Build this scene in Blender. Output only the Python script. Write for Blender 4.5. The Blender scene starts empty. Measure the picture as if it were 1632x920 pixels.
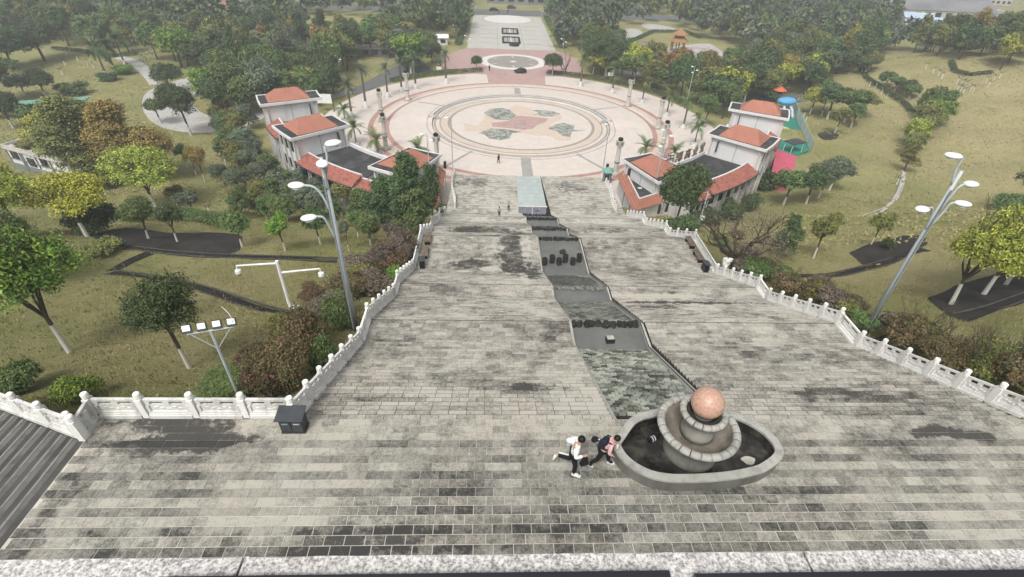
import bpy, bmesh, math, random
import numpy as np
from mathutils import Vector, Matrix, Euler
from mathutils.geometry import delaunay_2d_cdt
random.seed(7)
RNG = np.random.default_rng(7)
sc = bpy.context.scene
COL = sc.collection
PI = math.pi
# ------------------------------------------------------------------ camera
CAM = np.array([-6.0, 0.0, 36.0])
F_PX, PITCH, YAW, ROLL = 799.41, 0.6388, 0.0529, 0.0431
fw = np.array([math.sin(YAW)*math.cos(PITCH), math.cos(YAW)*math.cos(PITCH), -math.sin(PITCH)])
r0 = np.array([math.cos(YAW), -math.sin(YAW), 0.0]); u0 = np.cross(r0, fw)
RV = math.cos(ROLL)*r0 + math.sin(ROLL)*u0
UV = -math.sin(ROLL)*r0 + math.cos(ROLL)*u0
cd = bpy.data.cameras.new('camera'); cam = bpy.data.objects.new('camera', cd); COL.objects.link(cam)
cam.matrix_world = Matrix(((RV[0], UV[0], -fw[0], CAM[0]), (RV[1], UV[1], -fw[1], CAM[1]), (RV[2], UV[2], -fw[2], CAM[2]), (0, 0, 0, 1)))
cd.sensor_width = 36; cd.lens = F_PX/1632*36; cd.clip_start = 0.1; cd.clip_end = 4000
sc.camera = cam
# ------------------------------------------------------------------ world, sun, exposure
SUN_EL, SUN_AZ = math.radians(56), math.radians(205)
w = bpy.data.worlds.new('World'); sc.world = w; w.use_nodes = True
nt = w.node_tree; bg = nt.nodes['Background']
sky = nt.nodes.new('ShaderNodeTexSky'); sky.sky_type = 'NISHITA'; sky.sun_disc = False
sky.sun_elevation = SUN_EL; sky.sun_rotation = SUN_AZ
sky.air_density = 1.6; sky.dust_density = 7.0; sky.ozone_density = 1.0
hs = nt.nodes.new('ShaderNodeHueSaturation'); hs.inputs['Saturation'].default_value = 0.22
nt.links.new(sky.outputs[0], hs.inputs['Color']); nt.links.new(hs.outputs[0], bg.inputs['Color'])
bg.inputs['Strength'].default_value = 0.12
sd = bpy.data.lights.new('sun', 'SUN'); sd.energy = 1.3; sd.angle = math.radians(14); sd.color = (1, .97, .92)
so = bpy.data.objects.new('sun', sd); COL.objects.link(so)
so.rotation_euler = (PI/2 - SUN_EL, 0, PI - SUN_AZ); so.location = (0, -40, 120)
sc.view_settings.view_transform = 'Standard'; sc.view_settings.look = 'None'
sc.view_settings.gamma = 1; sc.view_settings.use_curve_mapping = False
sc.view_settings.exposure = 0.42
# ------------------------------------------------------------------ material helpers
class NG:
    def __init__(s, name):
        s.m = bpy.data.materials.new(name); s.m.use_nodes = True; s.t = s.m.node_tree
        s.b = s.t.nodes['Principled BSDF']; s.b.inputs['Specular IOR Level'].default_value = .25
    def put(s, sock, v):
        if isinstance(v, bpy.types.NodeSocket): s.t.links.new(v, sock)
        elif isinstance(v, (tuple, list)):
            sock.default_value = (*v, 1) if len(v) == 3 and sock.type == 'RGBA' else v
        else: sock.default_value = v
    def node(s, typ, **kw):
        n = s.t.nodes.new(typ)
        for k, v in kw.items():
            if hasattr(n, k): setattr(n, k, v)
            else: s.put(n.inputs[k], v)
        return n
    def math(s, op, a, b=0.0, c=None, clamp=False):
        n = s.t.nodes.new('ShaderNodeMath'); n.operation = op; n.use_clamp = clamp
        s.put(n.inputs[0], a); s.put(n.inputs[1], b)
        if c is not None: s.put(n.inputs[2], c)
        return n.outputs[0]
    def mix(s, f, a, b, mode='MIX'):
        n = s.t.nodes.new('ShaderNodeMixRGB'); n.blend_type = mode
        s.put(n.inputs[0], f); s.put(n.inputs[1], a); s.put(n.inputs[2], b); return n.outputs[0]
    def pos(s): return s.t.nodes.new('ShaderNodeNewGeometry').outputs['Position']
    def obj(s): return s.t.nodes.new('ShaderNodeTexCoord').outputs['Object']
    def sep(s, v): 
        n = s.t.nodes.new('ShaderNodeSeparateXYZ'); s.put(n.inputs[0], v); return n.outputs
    def scale(s, v, k):
        n = s.t.nodes.new('ShaderNodeVectorMath'); n.operation = 'MULTIPLY'; s.put(n.inputs[0], v); n.inputs[1].default_value = k; return n.outputs[0]
    def noise(s, v, scale, detail=4, rough=.55, dist=0):
        n = s.t.nodes.new('ShaderNodeTexNoise'); s.put(n.inputs['Vector'], v)
        n.inputs['Scale'].default_value = scale; n.inputs['Detail'].default_value = detail
        n.inputs['Roughness'].default_value = rough; n.inputs['Distortion'].default_value = dist
        return n.outputs[0]
    def ramp(s, f, lo, hi):
        n = s.t.nodes.new('ShaderNodeMapRange'); n.clamp = True; s.put(n.inputs[0], f)
        n.inputs[1].default_value = lo; n.inputs[2].default_value = hi; return n.outputs[0]
    def rnd(s):
        a = s.t.nodes.new('ShaderNodeNewGeometry').outputs['Random Per Island']
        b = s.t.nodes.new('ShaderNodeObjectInfo').outputs['Random']
        return s.math('FRACT', s.math('ADD', a, b))
    def bump(s, h, strength=.4, dist=.02):
        n = s.t.nodes.new('ShaderNodeBump'); n.inputs['Strength'].default_value = strength; n.inputs['Distance'].default_value = dist
        s.put(n.inputs['Height'], h); s.t.links.new(n.outputs[0], s.b.inputs['Normal'])
    def blob(s, p, blobs, wob=.5, wscale=1.2):
        """sum of irregular stains: (x, y, rx, ry, strength)"""
        nz = s.noise(p, wscale, 5, .65); acc = None
        for (x, y, rx, ry, k) in blobs:
            n = s.t.nodes.new('ShaderNodeVectorMath'); n.operation = 'SUBTRACT'; s.put(n.inputs[0], p); n.inputs[1].default_value = (x, y, 0)
            q = s.scale(n.outputs[0], (1/rx, 1/ry, 0))
            l = s.t.nodes.new('ShaderNodeVectorMath'); l.operation = 'LENGTH'; s.put(l.inputs[0], q)
            d = s.math('ADD', l.outputs['Value'], s.math('MULTIPLY', s.math('SUBTRACT', nz, .5), wob*4))
            m = s.math('MULTIPLY', s.ramp(d, 1.1, .75), k)
            acc = m if acc is None else s.math('ADD', acc, m)
        return acc
    def done(s, color, rough=.8):
        s.put(s.b.inputs['Base Color'], color); s.put(s.b.inputs['Roughness'], rough); return s.m

def flat(name, col, rough=.7, var=.25, scale=3.0, metal=0.0, bump=0.0, spec=.25):
    g = NG(name); g.b.inputs['Metallic'].default_value = metal; g.b.inputs['Specular IOR Level'].default_value = spec
    n = g.noise(g.pos(), scale, 5, .6)
    lo = tuple(c*(1-var) for c in col); hi = tuple(min(1, c*(1+var)) for c in col)
    if bump: g.bump(g.noise(g.pos(), scale*6, 4), bump)
    return g.done(g.mix(g.ramp(n, .3, .7), lo, hi), rough)

def weathered(name, col, dirt, amt=.5, scale=1.5, rough=.75, streak=True):
    """plaster or stone with dark run-off dirt of its own shape"""
    g = NG(name); p = g.pos()
    q = g.scale(p, (1, 1, .22)) if streak else p
    d = g.noise(q, scale, 6, .65); f = g.noise(p, scale*7, 4, .6)
    k = g.ramp(g.math('ADD', d, g.math('MULTIPLY', g.math('SUBTRACT', f, .5), .35)), .62-.3*amt, .62+.25)
    c = g.mix(g.math('MULTIPLY', k, .9), g.mix(g.ramp(f, .3, .7), tuple(x*.9 for x in col), col), dirt)
    g.bump(f, .25, .02)
    return g.done(c, rough)

M = {}
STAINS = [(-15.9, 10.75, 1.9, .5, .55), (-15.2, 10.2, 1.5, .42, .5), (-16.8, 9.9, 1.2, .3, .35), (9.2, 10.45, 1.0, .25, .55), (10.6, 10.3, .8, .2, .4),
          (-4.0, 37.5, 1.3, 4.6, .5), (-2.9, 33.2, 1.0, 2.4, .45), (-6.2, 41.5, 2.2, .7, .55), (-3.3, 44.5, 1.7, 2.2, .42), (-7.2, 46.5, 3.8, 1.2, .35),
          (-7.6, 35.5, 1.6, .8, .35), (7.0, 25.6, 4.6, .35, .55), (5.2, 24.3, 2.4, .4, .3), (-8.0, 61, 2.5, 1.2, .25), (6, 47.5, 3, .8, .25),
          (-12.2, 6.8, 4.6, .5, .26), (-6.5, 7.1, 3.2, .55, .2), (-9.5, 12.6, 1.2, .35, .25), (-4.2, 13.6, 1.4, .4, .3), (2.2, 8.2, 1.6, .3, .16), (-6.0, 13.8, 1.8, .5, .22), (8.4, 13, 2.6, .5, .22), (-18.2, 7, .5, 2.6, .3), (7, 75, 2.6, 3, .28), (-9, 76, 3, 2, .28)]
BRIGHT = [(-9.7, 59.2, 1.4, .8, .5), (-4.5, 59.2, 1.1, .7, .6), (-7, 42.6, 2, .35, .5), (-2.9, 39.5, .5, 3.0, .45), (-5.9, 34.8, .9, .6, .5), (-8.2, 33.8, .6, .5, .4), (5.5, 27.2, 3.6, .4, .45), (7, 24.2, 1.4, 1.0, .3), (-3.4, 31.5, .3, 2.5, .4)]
def paving(name, light, dark, bias=0.0, rows=0.5):
    g = NG(name); p = g.pos()
    big = g.noise(p, .22, 4, .6); med = g.noise(p, 1.1, 5, .6)
    row = g.noise(g.scale(p, (.8, 3.0, 3.0)), 1.0, 6, .72); grit = g.noise(p, 6.5, 6, .75)
    fine = g.noise(p, 22, 4, .7)
    k = g.math('ADD', g.math('MULTIPLY', g.math('SUBTRACT', big, .5), 1.7), .24+bias)
    k = g.math('ADD', k, g.math('MULTIPLY', g.math('SUBTRACT', med, .5), 1.15))
    k = g.math('ADD', k, g.math('MULTIPLY', g.math('SUBTRACT', row, .5), rows*1.5))
    k = g.math('ADD', k, g.math('MULTIPLY', g.math('SUBTRACT', g.rnd(), .5), .42))
    k = g.math('ADD', k, g.math('MULTIPLY', g.math('SUBTRACT', fine, .5), 1.5))
    k = g.math('ADD', k, g.math('MULTIPLY', g.math('SUBTRACT', grit, .5), 1.5))
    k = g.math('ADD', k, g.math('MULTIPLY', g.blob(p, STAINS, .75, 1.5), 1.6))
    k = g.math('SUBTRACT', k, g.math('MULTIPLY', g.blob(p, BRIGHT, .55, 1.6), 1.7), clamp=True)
    tint = g.mix(g.ramp(g.noise(p, .5, 3), .35, .65), (1.0, .98, .95), (.985, 1.0, .985))
    c = g.mix(1.0, g.mix(k, light, dark), tint, 'MULTIPLY')
    g.bump(fine, .5, .015)
    return g.done(c, .82)
M['tile_light'] = paving('pale_granite_tile', (.385, .368, .322), (.060, .057, .052), .06)
M['tile_rough'] = paving('rough_granite_tile', (.31, .30, .265), (.042, .041, .039), .20)
M['tread'] = paving('tread_granite', (.41, .39, .345), (.055, .053, .048), .13, .75)
M['tread_far'] = paving('tread_granite_pale', (.46, .44, .39), (.09, .086, .08), .0, .8)
M['mortar'] = flat('pale_mortar', (.46, .44, .39), .9, .2, 2)
M['grime_shade'] = flat('grimy_shaded_stone', (.06, .058, .052), .9, .4, 2)  # grime plus the shadow of the stair step ends, put into the colour
M['marble'] = weathered('white_marble', (.78, .77, .74), (.30, .29, .27), .28, 1.6)
M['marble_dirty'] = weathered('weathered_white_marble', (.66, .66, .63), (.14, .13, .12), .62, 1.5)
M['granite'] = NG('bush_hammered_granite')
g = M['granite']; p = g.pos(); a = g.noise(p, 90, 3, .7); b2 = g.noise(p, 30, 3, .6)
g.bump(a, .8, .006)
M['granite'] = g.done(g.mix(g.ramp(g.math('ADD', a, g.math('MULTIPLY', g.math('SUBTRACT', b2, .5), .5)), .36, .62), (.20, .195, .19), (.66, .64, .62)), .8)
M['black'] = flat('black_metal', (.012, .013, .017), .35, .2, 2, spec=.5)
M['darkgrey'] = flat('dark_grey_metal', (.05, .055, .06), .5, .2)
M['lamp_grey'] = flat('grey_painted_steel', (.40, .44, .45), .45, .12, 2, spec=.4)
M['white_paint'] = flat('white_paint', (.74, .75, .74), .45, .08, 2, spec=.4)
M['lens'] = flat('frosted_lamp_glass', (.78, .79, .78), .3, .04, 2, spec=.5)
M['plaster'] = weathered('white_plaster', (.70, .70, .70), (.36, .35, .33), .18, .8)
M['stained_plaster'] = weathered('stained_plaster', (.62, .61, .59), (.07, .068, .065), .62, 1.0)
M['concrete'] = weathered('pale_concrete', (.52, .50, .46), (.20, .19, .17), .4, 1.2)
M['basin'] = weathered('fountain_granite', (.26, .25, .22), (.055, .055, .05), .7, 1.2)
M['dressed'] = weathered('dressed_grey_stone', (.39, .385, .35), (.10, .10, .09), .62, 2.2, .7)
g = NG('dark_wet_stone'); p = g.pos(); g.b.inputs['Specular IOR Level'].default_value = .5
g.bump(g.noise(p, 3, 4), .15, .02)
M['wet'] = g.done(g.mix(g.ramp(g.noise(p, 1.7, 6, .7), .48, .72), (.014, .013, .012), (.085, .075, .058)), g.ramp(g.noise(p, 1.1, 4), .35, .6))
M['bowl_in'] = flat('stained_bowl_stone', (.16, .14, .115), .6, .55, 2.2, bump=.3)
M['ball'] = flat('polished_pink_granite', (.46, .285, .215), .38, .25, 14, spec=.4)
M['rock'] = flat('dark_rock', (.028, .027, .026), .85, .5, 2, bump=.8)
M['rock_pale'] = flat('pale_rock', (.40, .385, .34), .85, .3, 3, bump=.6)
M['window'] = flat('dark_window_glass', (.012, .014, .016), .12, .3, .5, spec=.6)
M['asphalt'] = weathered('dark_asphalt_roof', (.040, .040, .041), (.15, .15, .148), .42, .5, .85, False)
M['wood'] = flat('weathered_wood', (.16, .12, .09), .75, .3, 3)
M['soil'] = flat('dark_wet_soil', (.028, .025, .022), .9, .45, .6, bump=.5)
M['drain'] = flat('dark_drain_stone', (.014, .013, .012), .8, .4, 1)
M['road'] = flat('grey_asphalt', (.13, .135, .135), .9, .15, .3)
M['path'] = flat('pale_path_stone', (.42, .41, .39), .85, .15, .4)
M['turf'] = flat('green_court_turf', (.03, .20, .145), .8, .12, .5)
M['yellow'] = flat('cream_court_paint', (.60, .50, .22), .7, .1)
M['blue'] = flat('blue_plastic', (.10, .36, .62), .4, .1, spec=.4)
M['pink'] = flat('pink_sheet_roof', (.50, .10, .15), .6, .12, .5)
M['mesh'] = flat('pale_green_mesh', (.55, .63, .60), .7, .12, 2)
M['greenroof'] = flat('green_kiosk_roof', (.16, .33, .27), .6, .12)
M['orange'] = flat('orange_plastic', (.55, .14, .07), .5, .15)
M['skin'] = flat('skin', (.46, .28, .20), .6, .06)
M['hair'] = flat('black_hair', (.008, .007, .007), .5, .3, 30)
M['cloth_white'] = flat('white_cloth', (.72, .72, .70), .9, .12, 10)
M['cloth_black'] = flat('black_cloth', (.012, .012, .016), .9, .3, 10)
M['cloth_navy'] = flat('navy_cloth', (.018, .02, .035), .9, .3, 10)
M['cloth_pink'] = flat('pink_cloth', (.62, .38, .38), .9, .1, 10)
M['cloth_grey'] = flat('grey_cloth', (.34, .34, .33), .9, .2, 10)
M['gold'] = flat('ochre_paint', (.30, .17, .075), .6, .15)
M['steelroof'] = flat('pale_blue_sheet_roof', (.42, .52, .62), .5, .1, .3)
M['greyroof'] = flat('grey_sheet_roof', (.20, .20, .21), .7, .25, .12)
M['frame_grey'] = flat('grey_frame', (.20, .225, .235), .6, .15)
# water
g = NG('still_grey_water'); p = g.pos(); g.b.inputs['Specular IOR Level'].default_value = .5
g.bump(g.noise(p, 5, 3), .06, .02)
M['water'] = g.done(g.mix(g.ramp(g.noise(p, .9, 4), .3, .7), (.105, .110, .100), (.150, .153, .142)), .22)
# red tile roof: fine ribs across object x
g = NG('red_tile_roof'); o = g.sep(g.obj()); p = g.pos()
wv = g.math('SINE', g.math('MULTIPLY', o[0], 2*PI/.28))
g.bump(wv, .35, .04)
c = g.mix(g.ramp(g.noise(p, .7, 5), .3, .72), (.34, .145, .10), (.42, .19, .135))
M['redroof'] = g.done(g.mix(g.ramp(wv, -1, 1), c, g.mix(.22, c, (.18, .05, .03))), .75)
g = NG('weathered_red_tile'); p = g.pos()
M['redpent'] = g.done(g.mix(g.ramp(g.noise(g.scale(p, (1, 1, 2)), 1.6, 6, .7), .42, .68), (.35, .13, .095), (.15, .06, .048)), .8)
g = NG('pale_sea_glass'); p = g.pos()
M['seaglass'] = g.done(g.mix(g.rnd(), g.mix(g.noise(p, .8), (.36, .42, .40), (.42, .48, .46)), (.46, .52, .50)), .3)
# plaza surfaces
def plaza_mat(name, a, b, sc_=.5, joint=.6):
    g = NG(name); p = g.pos()
    br = g.t.nodes.new('ShaderNodeTexBrick'); g.put(br.inputs['Vector'], p); br.inputs['Scale'].default_value = 1/joint
    br.inputs['Mortar Size'].default_value = .012; br.offset = .5
    br.inputs['Color1'].default_value = (1, 1, 1, 1); br.inputs['Color2'].default_value = (.9, .9, .9, 1); br.inputs['Mortar'].default_value = (.75, .74, .72, 1)
    c = g.mix(g.ramp(g.noise(p, sc_, 6, .65), .3, .7), a, b)
    c = g.mix(g.math('MULTIPLY', g.ramp(g.noise(g.scale(p, (1, .35, 1)), .13, 6, .7), .55, .8), .35), c, tuple(x*.55 for x in a))
    return g.done(g.mix(1.0, c, br.outputs['Color'], 'MULTIPLY'), .8)
M['plaza'] = plaza_mat('cream_plaza_tile', (.58, .515, .465), (.64, .58, .525))
M['plaza_pink'] = plaza_mat('pink_plaza_tile', (.40, .265, .245), (.47, .33, .305))
M['plaza_band'] = plaza_mat('faded_red_band', (.36, .20, .18), (.45, .29, .26))
M['plaza_grey'] = plaza_mat('grey_plaza_tile', (.30, .29, .27), (.38, .365, .34))
M['plaza_dark'] = plaza_mat('dark_ring_tile', (.29, .26, .235), (.37, .335, .30))
M['plaza_white'] = plaza_mat('white_ring_tile', (.62, .60, .56), (.70, .68, .64))
M['plaza_peach'] = plaza_mat('peach_mosaic', (.55, .455, .37), (.60, .505, .42))
M['avenue'] = plaza_mat('pale_avenue_tile', (.45, .44, .40), (.52, .505, .465), .3, 1.2)
g = NG('grey_green_mosaic'); p = g.pos()
vo = g.t.nodes.new('ShaderNodeTexVoronoi'); g.put(vo.inputs['Vector'], p); vo.inputs['Scale'].default_value = 1.5
M['mosaic'] = g.done(g.mix(g.ramp(g.sep(vo.outputs['Color'])[0], .1, .9), (.15, .165, .145), (.36, .37, .33)), .8)
g = NG('weathered_mosaic_disc'); p = g.pos()
M['disc'] = g.done(g.mix(g.ramp(g.noise(p, 1.4, 5, .7), .3, .7), (.21, .195, .175), (.33, .31, .28)), .8)
# lawn: dry and green patches are the grass's own colours
LAWN_DRY = [(105, 90, 36, 55, .38), (62, 48, 14, 16, .2), (-22, 26, 9, 10, .22), (32, 40, 12, 14, .2), (140, 140, 50, 50, .25)]
g = NG('dry_lawn'); p = g.pos()
k = g.math('ADD', g.math('MULTIPLY', g.math('SUBTRACT', g.noise(p, .11, 5, .6), .5), 1.6), .38)
k = g.math('ADD', k, g.math('MULTIPLY', g.math('SUBTRACT', g.noise(p, .7, 5, .7), .5), 1.1))
k = g.math('ADD', k, g.blob(p, LAWN_DRY, .25, .05), clamp=True)
st = g.noise(g.scale(p, (1, 2.4, 1)), 2.2, 9, .85)
c = g.mix(k, (.225, .238, .080), (.41, .355, .185))
c = g.mix(g.ramp(st, .44, .66), c, g.mix(.42, c, (.09, .08, .03)))
g.bump(st, 1.0, .25)
M['lawn'] = g.done(c, .95)
def leafmat(name, a, b, c3, rand=.5):
    g = NG(name); at = g.t.nodes.new('ShaderNodeAttribute'); at.attribute_name = 'v'
    isl = g.t.nodes.new('ShaderNodeNewGeometry').outputs['Random Per Island']
    ob = g.t.nodes.new('ShaderNodeObjectInfo').outputs['Random']
    k = g.math('ADD', g.math('MULTIPLY', at.outputs['Fac'], .62), g.math('MULTIPLY', isl, .38))
    c = g.mix(g.ramp(k, .15, .6), a, b); c = g.mix(g.ramp(k, .62, .95), c, c3)
    h = g.t.nodes.new('ShaderNodeHueSaturation'); g.put(h.inputs['Color'], c)
    g.put(h.inputs['Hue'], g.math('ADD', .5, g.math('MULTIPLY', g.math('SUBTRACT', ob, .5), .045)))
    g.put(h.inputs['Value'], g.math('ADD', .82, g.math('MULTIPLY', ob, .36)))
    return g.done(h.outputs[0], .65)
L = {'dark': leafmat('dark_green_leaves', (0.037, 0.062, 0.027), (0.073, 0.113, 0.040), (0.137, 0.183, 0.065)),
     'green': leafmat('mid_green_leaves', (0.055, 0.091, 0.033), (0.113, 0.168, 0.051), (0.211, 0.256, 0.083)),
     'olive': leafmat('olive_leaves', (0.083, 0.095, 0.033), (0.174, 0.183, 0.055), (0.311, 0.283, 0.083)),
     'yellowgreen': leafmat('yellow_green_leaves', (0.110, 0.137, 0.026), (0.311, 0.338, 0.055), (0.600, 0.567, 0.091)),
     'yellow': leafmat('yellow_leaves', (.20, .22, .03), (.37, .37, .045), (.52, .49, .08)),
     'bluish': leafmat('grey_green_leaves', (0.065, 0.091, 0.055), (0.128, 0.161, 0.101), (0.220, 0.248, 0.146)),
     'autumn': leafmat('autumn_leaves', (0.128, 0.101, 0.037), (0.293, 0.229, 0.065), (0.549, 0.366, 0.091)),
     'red': leafmat('red_brown_leaves', (0.055, 0.062, 0.027), (0.137, 0.113, 0.051), (0.275, 0.113, 0.088)),
     'bright': leafmat('bright_green_leaves', (0.055, 0.101, 0.022), (0.156, 0.248, 0.037), (0.366, 0.439, 0.065)),
     'twig': leafmat('bare_twigs', (0.091, 0.070, 0.051), (0.165, 0.132, 0.101), (0.256, 0.211, 0.165))}
g = NG('bark_whitewashed'); o = g.sep(g.obj()); nz = g.noise(g.pos(), 6, 4)
zz = g.math('ADD', o[2], g.math('MULTIPLY', g.math('SUBTRACT', nz, .5), .03))
M['bark_white'] = g.done(g.mix(g.ramp(zz, .265, .28), g.mix(nz, (.50, .48, .43), (.62, .60, .55)), g.mix(nz, (.05, .04, .03), (.10, .085, .065))), .9)
M['bark'] = flat('brown_bark', (.075, .06, .045), .9, .4, 6, bump=.5)
M['palm_bark'] = flat('palm_bark', (.12, .10, .08), .9, .4, 5, bump=.5)

# ------------------------------------------------------------------ mesh helpers
class MB:
    def __init__(s): s.v = []; s.f = []; s.m = []; s.mi = 0
    def add(s, vs, fs):
        b = len(s.v); s.v += [tuple(x) for x in vs]
        for f in fs: s.f.append(tuple(b+i for i in f)); s.m.append(s.mi)
        return s
    def box(s, c, d, rz=0.0, rot=None):
        hx, hy, hz = d[0]/2, d[1]/2, d[2]/2
        R = rot if rot is not None else Matrix.Rotation(rz, 3, 'Z'); c = Vector(c)
        vs = [c + R @ Vector((x*hx, y*hy, z*hz)) for z in (-1, 1) for x, y in ((-1, -1), (1, -1), (1, 1), (-1, 1))]
        return s.add(vs, [(3, 2, 1, 0), (4, 5, 6, 7), (0, 1, 5, 4), (1, 2, 6, 5), (2, 3, 7, 6), (3, 0, 4, 7)])
    def tube(s, pts, rad, n=6, cap=True):
        pts = [Vector(q) for q in pts]; rad = rad if isinstance(rad, (list, tuple)) else [rad]*len(pts)
        rings = []; up = Vector((.31, .17, .93))
        for i, q in enumerate(pts):
            t = (pts[min(i+1, len(pts)-1)] - pts[max(i-1, 0)]).normalized()
            a = t.cross(up); a = a.normalized() if a.length > 1e-3 else Vector((1, 0, 0)); b = t.cross(a)
            rings.append([q + (a*math.cos(2*PI*k/n) + b*math.sin(2*PI*k/n))*rad[i] for k in range(n)])
        vs = [x for r in rings for x in r]
        fs = [(i*n+k, i*n+(k+1) % n, (i+1)*n+(k+1) % n, (i+1)*n+k) for i in range(len(pts)-1) for k in range(n)]
        if cap: fs += [tuple(range(n-1, -1, -1)), tuple((len(pts)-1)*n+k for k in range(n))]
        return s.add(vs, fs)
    def lathe(s, prof, n=24, c=(0, 0, 0), cap=True, phase=0.0):
        vs = []; m = len(prof)
        for (r, z) in prof:
            for k in range(n):
                a = 2*PI*k/n+phase; vs.append((c[0]+r*math.cos(a), c[1]+r*math.sin(a), c[2]+z))
        fs = [(i*n+k, i*n+(k+1) % n, (i+1)*n+(k+1) % n, (i+1)*n+k) for i in range(m-1) for k in range(n)]
        if cap: fs += [tuple(range(n-1, -1, -1)), tuple((m-1)*n+k for k in range(n))]
        return s.add(vs, fs)
    def prism(s, poly, z0, z1):
        n = len(poly); z0 = z0 if isinstance(z0, (list, tuple)) else [z0]*n; z1 = z1 if isinstance(z1, (list, tuple)) else [z1]*n
        vs = [(q[0], q[1], z0[i]) for i, q in enumerate(poly)] + [(q[0], q[1], z1[i]) for i, q in enumerate(poly)]
        return s.add(vs, [tuple(range(n-1, -1, -1)), tuple(range(n, 2*n))] + [(i, (i+1) % n, n+(i+1) % n, n+i) for i in range(n)])
    def ellipsoid(s, c, r, n=12, m=8, rot=None):
        vs = []; c = Vector(c); R = rot or Matrix.Identity(3)
        for i in range(m+1):
            t = PI*i/m
            for k in range(n):
                a = 2*PI*k/n
                vs.append(c + R @ Vector((r[0]*math.sin(t)*math.cos(a), r[1]*math.sin(t)*math.sin(a), r[2]*math.cos(t))))
        return s.add(vs, [(i*n+k, (i+1)*n+k, (i+1)*n+(k+1) % n, i*n+(k+1) % n) for i in range(m) for k in range(n)])
    def mesh(s, name, mats, smooth=False):
        me = bpy.data.meshes.new(name); me.from_pydata(s.v, [], s.f)
        mats = mats if isinstance(mats, (list, tuple)) else [mats]
        for m in mats: me.materials.append(m)
        if len(mats) > 1: me.polygons.foreach_set('material_index', s.m)
        bm = bmesh.new(); bm.from_mesh(me); bmesh.ops.recalc_face_normals(bm, faces=bm.faces); bm.to_mesh(me); bm.free()
        if smooth: me.polygons.foreach_set('use_smooth', [True]*len(me.polygons))
        me.update(); return me
    def build(s, name, mats, parent=None, loc=(0, 0, 0), rz=0.0, smooth=False):
        return link(name, s.mesh(name, mats, smooth), parent, loc, rz)
def link(name, me, parent=None, loc=(0, 0, 0), rz=0.0):
    o = bpy.data.objects.new(name, me); COL.objects.link(o); o.location = loc; o.rotation_euler = (0, 0, rz)
    if parent: o.parent = parent
    return o
def tag(o, label=None, cat=None, group=None, kind=None):
    if label: o['label'] = label
    if cat: o['category'] = cat
    if group: o['group'] = group
    if kind: o['kind'] = kind
    return o
def thing(name, label, cat, loc=(0, 0, 0), rz=0.0, group=None):
    return tag(link(name, None, None, loc, rz), label, cat, group)
def npmesh(name, V, Q, mats, attr=None):
    """numpy verts (n,3) and faces (m,k)"""
    me = bpy.data.meshes.new(name); k = Q.shape[1]
    me.vertices.add(len(V)); me.vertices.foreach_set('co', np.ascontiguousarray(V, dtype=np.float32).ravel())
    me.loops.add(Q.size); me.loops.foreach_set('vertex_index', np.ascontiguousarray(Q, dtype=np.int32).ravel())
    me.polygons.add(len(Q)); me.polygons.foreach_set('loop_start', np.arange(0, Q.size, k, dtype=np.int32))
    me.update(calc_edges=True)
    for m in (mats if isinstance(mats, (list, tuple)) else [mats]): me.materials.append(m)
    if attr is not None:
        at = me.attributes.new('v', 'FLOAT', 'POINT'); at.data.foreach_set('value', np.ascontiguousarray(attr, dtype=np.float32))
    return me
def npboxes(name, A, mat, parent=None, h=.06):
    """A rows: cx, cy, ztop, w, d  -> five-sided slabs in one mesh"""
    A = np.asarray(A, float); n = len(A)
    if n == 0: return None
    sx = np.array([-1, 1, 1, -1, -1, 1, 1, -1])*.5; sy = np.array([-1, -1, 1, 1, -1, -1, 1, 1])*.5; sz = np.array([-1, -1, -1, -1, 0, 0, 0, 0])*h
    V = np.stack([A[:, 0:1]+sx*A[:, 3:4], A[:, 1:2]+sy*A[:, 4:5], A[:, 2:3]+sz], -1).reshape(-1, 3)
    q = np.array([[4, 5, 6, 7], [0, 1, 5, 4], [1, 2, 6, 5], [2, 3, 7, 6], [3, 0, 4, 7]])
    Q = (np.arange(n)[:, None, None]*8+q).reshape(-1, 4)
    me = npmesh(name, V, Q, mat); me.polygons.foreach_set('use_smooth', [False]*len(me.polygons))
    return tag(link(name, me, parent), kind='stuff')

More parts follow.
